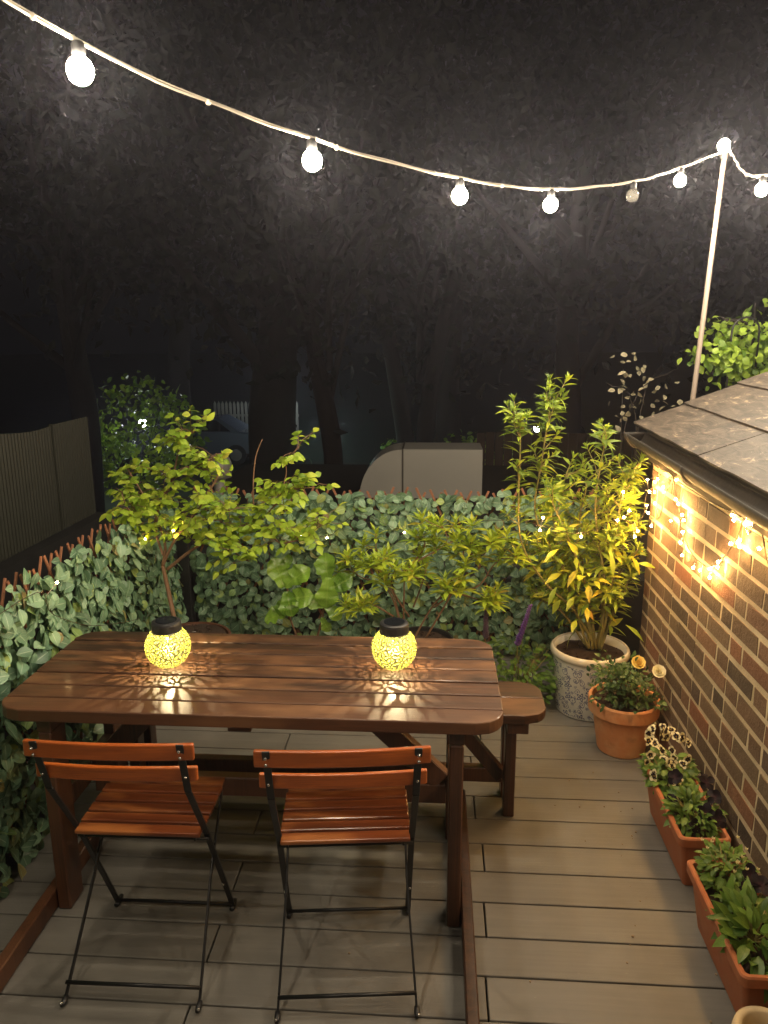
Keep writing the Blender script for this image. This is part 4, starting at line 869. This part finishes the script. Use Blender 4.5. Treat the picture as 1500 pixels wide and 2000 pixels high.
def bush(name, label, c, rad, n, L, w, mat, seed, z0, cat='shrub', stems=9, sr=1.):
    g = np.random.default_rng(seed); t = thing(name, label, cat, (c[0], c[1], z0)); pl = Plant(g)
    for i in range(stems):
        a = g.uniform(0, 2*PI); e = np.array(c)+np.array([math.cos(a)*rad[0]*.6, math.sin(a)*rad[1]*.6, rad[2]*g.uniform(.1, .8)]); pl.st.tube(smoothpath([(c[0], c[1], z0), (c[0]+g.normal(0, .05), c[1], c[2]-rad[2]), e], 5), np.linspace(.014, .004, 11)*sr, 6)
    cl = g.normal(0, .45, (max(6, n//45), 3))
    for i in range(n):
        q = cl[i % len(cl)]+g.normal(0, .17, 3); nrm = np.linalg.norm(q)
        if nrm > 1.1: q = q/nrm*g.uniform(.8, 1.1)
        pl.leaf(np.array(c)+q*rad, g.normal(0, 1, 3)+[0, -.3, -.2], np.array([-.2, -.6, .8])+g.normal(0, .5, 3), L*g.uniform(.7, 1.3), w*g.uniform(.8, 1.2), None, .3)
    pl.build(t, mat, M['bark'], OV, .2); return t
bush('ivy_bush', 'bright green leafy bush lit beyond the slate roof at the right edge', (1.93, 4.70, 1.70), (.44, .3, .32), 1200, .05, .036, M['bleaf'], 31, -2.18)
bush('pale_leaved_shrub', 'sparse shrub of scattered pale leaves behind the corner of the slate roof', (1.24, 4.75, 1.38), (.34, .15, .36), 80, .042, .030, M['pleaf'], 32, -2.18, stems=4, sr=.35)
b = MB(); b.tube([(1.66, 4.5, -2.1), (1.66, 4.5, 1.80)]+[(1.735-.075*math.cos(a), 4.5, 1.80+.075*math.sin(a)) for a in np.linspace(.3, PI, 8)]+[(1.81, 4.5, 1.6)], .006, 8)
tag(b.build('garden_hoop', M['black'], smooth=True), 'thin black metal garden hoop in front of the bright green bush', 'hoop')
def tree(label, x, y, h, tr, crown, n, seed, z0=-2.18, fork=None, L=.22, low=.35):
    g = np.random.default_rng(seed); t = thing('tree', label, 'tree', (x, y, z0), 'trees beyond the garden'); m = MB()
    def limb(p, q, r0, r1):
        mid = (np.array(p)+np.array(q))/2+g.normal(0, .18, 3); P = smoothpath([p, mid, q], 6); m.tube(P, np.linspace(r0, r1, len(P)), 9)
    topz = z0+h*.62
    if fork:
        for fx in fork: limb((x, y, z0), (x+fx, y, z0+h*.5), tr, tr*.55)
    else:
        P = smoothpath([(x, y, z0), (x+g.normal(0, .12), y, z0+h*.2), (x+g.normal(0, .25), y, z0+h*.42), (x+g.normal(0, .4), y, topz)], 6); m.tube(P, np.linspace(tr, tr*.4, len(P))*(1+.05*np.sin(np.arange(len(P)))), 12)
    cen = []
    for i in range(46):
        q = g.normal(0, 1, 3); q /= np.linalg.norm(q); q *= g.uniform(.35, 1); cz = z0+h*(low+(1-low)/2); cen.append((x+q[0]*crown, y+q[1]*crown*.7, cz+q[2]*h*(1-low)/2))
    for i in range(16): c_ = cen[i]; limb((x, y, z0+h*g.uniform(.25, .55)), c_, tr*.3, .02)
    m.build('trunk', M['bark'], t, smooth=True)
    cen = np.array(cen); k = g.integers(0, len(cen), n); P = cen[k]+g.normal(0, 1, (n, 3))*g.uniform(.3, .75, (len(cen),))[k][:, None]
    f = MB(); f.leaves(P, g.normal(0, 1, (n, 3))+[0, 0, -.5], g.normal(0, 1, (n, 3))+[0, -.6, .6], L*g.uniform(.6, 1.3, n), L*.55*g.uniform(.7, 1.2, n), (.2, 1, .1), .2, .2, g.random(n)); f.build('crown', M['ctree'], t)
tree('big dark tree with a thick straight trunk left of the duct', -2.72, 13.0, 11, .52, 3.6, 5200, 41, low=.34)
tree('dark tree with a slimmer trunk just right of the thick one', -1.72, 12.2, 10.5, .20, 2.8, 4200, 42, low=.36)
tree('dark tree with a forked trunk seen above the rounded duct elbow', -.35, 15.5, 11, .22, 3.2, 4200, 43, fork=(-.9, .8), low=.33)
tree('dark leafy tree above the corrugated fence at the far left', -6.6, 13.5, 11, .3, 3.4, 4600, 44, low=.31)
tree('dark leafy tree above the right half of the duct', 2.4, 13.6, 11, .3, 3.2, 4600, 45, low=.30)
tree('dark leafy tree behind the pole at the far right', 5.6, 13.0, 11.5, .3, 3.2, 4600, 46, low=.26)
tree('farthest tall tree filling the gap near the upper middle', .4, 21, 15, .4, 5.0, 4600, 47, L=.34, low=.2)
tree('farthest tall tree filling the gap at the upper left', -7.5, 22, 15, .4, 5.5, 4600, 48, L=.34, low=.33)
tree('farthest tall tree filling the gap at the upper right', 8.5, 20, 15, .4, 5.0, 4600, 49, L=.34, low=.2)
bush('dark_hedge_bush', 'rounded dark garden bush on the lawn left of the duct elbow', (-2.55, 15.0, -1.45), (.9, .6, .65), 700, .12, .08, M['dleaf'], 33, -2.18)
bush('dark_hedge_bush', 'glinting leafy bush lit from behind above the duct', (.2, 17.5, -1.2), (1.7, .6, .8), 1200, .12, .08, M['bleaf'], 34, -2.18)
bush('dark_hedge_bush', 'leafy bush catching light above the end of the corrugated fence', (-6.4, 15.6, -.35), (1.5, .7, 1.3), 1500, .13, .09, M['bleaf'], 35, -2.18)
def street_lamp(label, x, y, z, e, col=(.9, .95, 1.), r=.09):
    t = thing('garden_lamp', label, 'lamp', (x, y, -2.18)); m = MB(); m.tube([(x, y, -2.18), (x, y, z-r)], .035, 8); m.build('lamp_post', M['black'], t)
    m = MB(); m.ball((x, y, z), r, 12, 8); m.build('lamp_globe', M['farlamp'], t, smooth=True)
    m = MB(); m.lathe([(0, r*1.35), (r*.8, r*1.1), (r*1.15, r*.75), (0, r*.8)], (x, y, z), 12); m.build('lamp_cap', M['black'], t)
    l = bpy.data.lights.new('lamp_light', 'POINT'); l.energy = e; l.color = col; l.shadow_soft_size = r*1.1; o = bpy.data.objects.new('lamp_light', l); C.objects.link(o); o.parent = t; o.location = (0, 0, z+2.18-r*2.1)
street_lamp('small bright white lamp shining behind the tall potted shrub', 2.12, 16.0, -.13, 8, r=.07)
street_lamp('garden lamp hidden behind the slimmer trunk and lighting the lawn', -2.42, 17.2, -.3, 34, (.4, 1., .6))
street_lamp('lamp among leaves beyond the far end of the corrugated fence', -6.75, 17.0, -.15, 55, (.9, 1., .95))
street_lamp('lamp low at the far left above the corrugated fence', -9.3, 17.6, -1.0, 15, (1., .98, .9), r=.06)
# parked car (side on)
t = thing('parked_car', 'blue-grey car parked beyond the garden behind the climbing shrub', 'car', (-7.6, 24.0, -2.18))
m = MB(); prof = [(-2.1, .35), (-2.1, .75), (-1.95, .92), (-1.2, 1.0), (-.55, 1.42), (.75, 1.46), (1.45, 1.05), (2.0, .98), (2.1, .75), (2.1, .35)]
cx, cy, cz = -7.6, 24.0, -2.18; V = []; k = len(prof)
for yy, inset in ((-.85, 0), (.85, 0)):
    for x, z in prof: V.append((cx+x, cy+yy*(1 if z < 1.1 else .78), cz+z))
m.add(V, [tuple(range(k)), tuple(range(2*k-1, k-1, -1))]+[(i, k+i, k+(i+1) % k, (i+1) % k) for i in range(k)]); m.build('body', M['car'], t, bevel=.05, seg=3)
m = MB(); m.add([(cx-.98, cy-.845, cz+1.05), (cx+1.2, cy-.845, cz+1.07), (cx+.72, cy-.70, cz+1.40), (cx-.5, cy-.70, cz+1.37)], [(0, 1, 2, 3)]); m.v[-1][:, 1] -= .03; m.build('window', M['cglass'], t)
for wx in (-1.35, 1.35):
    for wy in (-.8, .8):
        m = MB(); m.tube([(cx+wx, cy+wy-.1, cz+.33), (cx+wx, cy+wy+.1, cz+.33)], .32, 20); wh = m.build('wheel', M['tyre'], t); m = MB(); m.tube([(cx+wx, cy+wy-.115, cz+.33), (cx+wx, cy+wy-.10, cz+.33)], .19, 14); subparent(m.build('rim', M['steel'], t), wh)
b = MB()
for i in range(22): x = -7.9+i*.14; b.box((x, 26.5, -2.18), (x+.09, 26.53, -.55)); b.add([(x, 26.5, -.55), (x+.09, 26.5, -.55), (x+.045, 26.5, -.45), (x, 26.53, -.55), (x+.09, 26.53, -.55), (x+.045, 26.53, -.45)], [(0, 1, 2), (5, 4, 3), (0, 3, 4, 1), (1, 4, 5, 2), (2, 5, 3, 0)])
b.box((-7.9, 26.531, -1.0), (-4.85, 26.56, -.92)); tag(b.build('picket_fence', M['picket']), 'pale picket fence behind the parked car', 'fence')
street_lamp('lamp behind the parked car in front of the picket fence', -5.2, 25.2, .3, 26, (.8, .95, 1.))
# ------------------------------------------------------------------ lens glow of the bulbs, added as a thin scattering volume
if GLOW_HAZE > 0:
    b = MB(); b.box((-40, -8, -3.3), (40, 45, 16)); hz = NT('glow_haze'); pv = hz.n('ShaderNodeVolumePrincipled'); pv.inputs['Color'].default_value = (.80, .80, 1., 1); pv.inputs['Density'].default_value = GLOW_HAZE; pv.inputs['Anisotropy'].default_value = .8
    hz.link(pv.outputs[0], hz.out.inputs['Volume']); tag(b.build('glow_haze', hz.m), 'thin volume added to imitate the lens glow around the string lights', None, None, 'stuff')
for o in THINGS:
    if '_base' in o: del o['_base']
for o in C.objects:
    if '_base' in o: del o['_base']
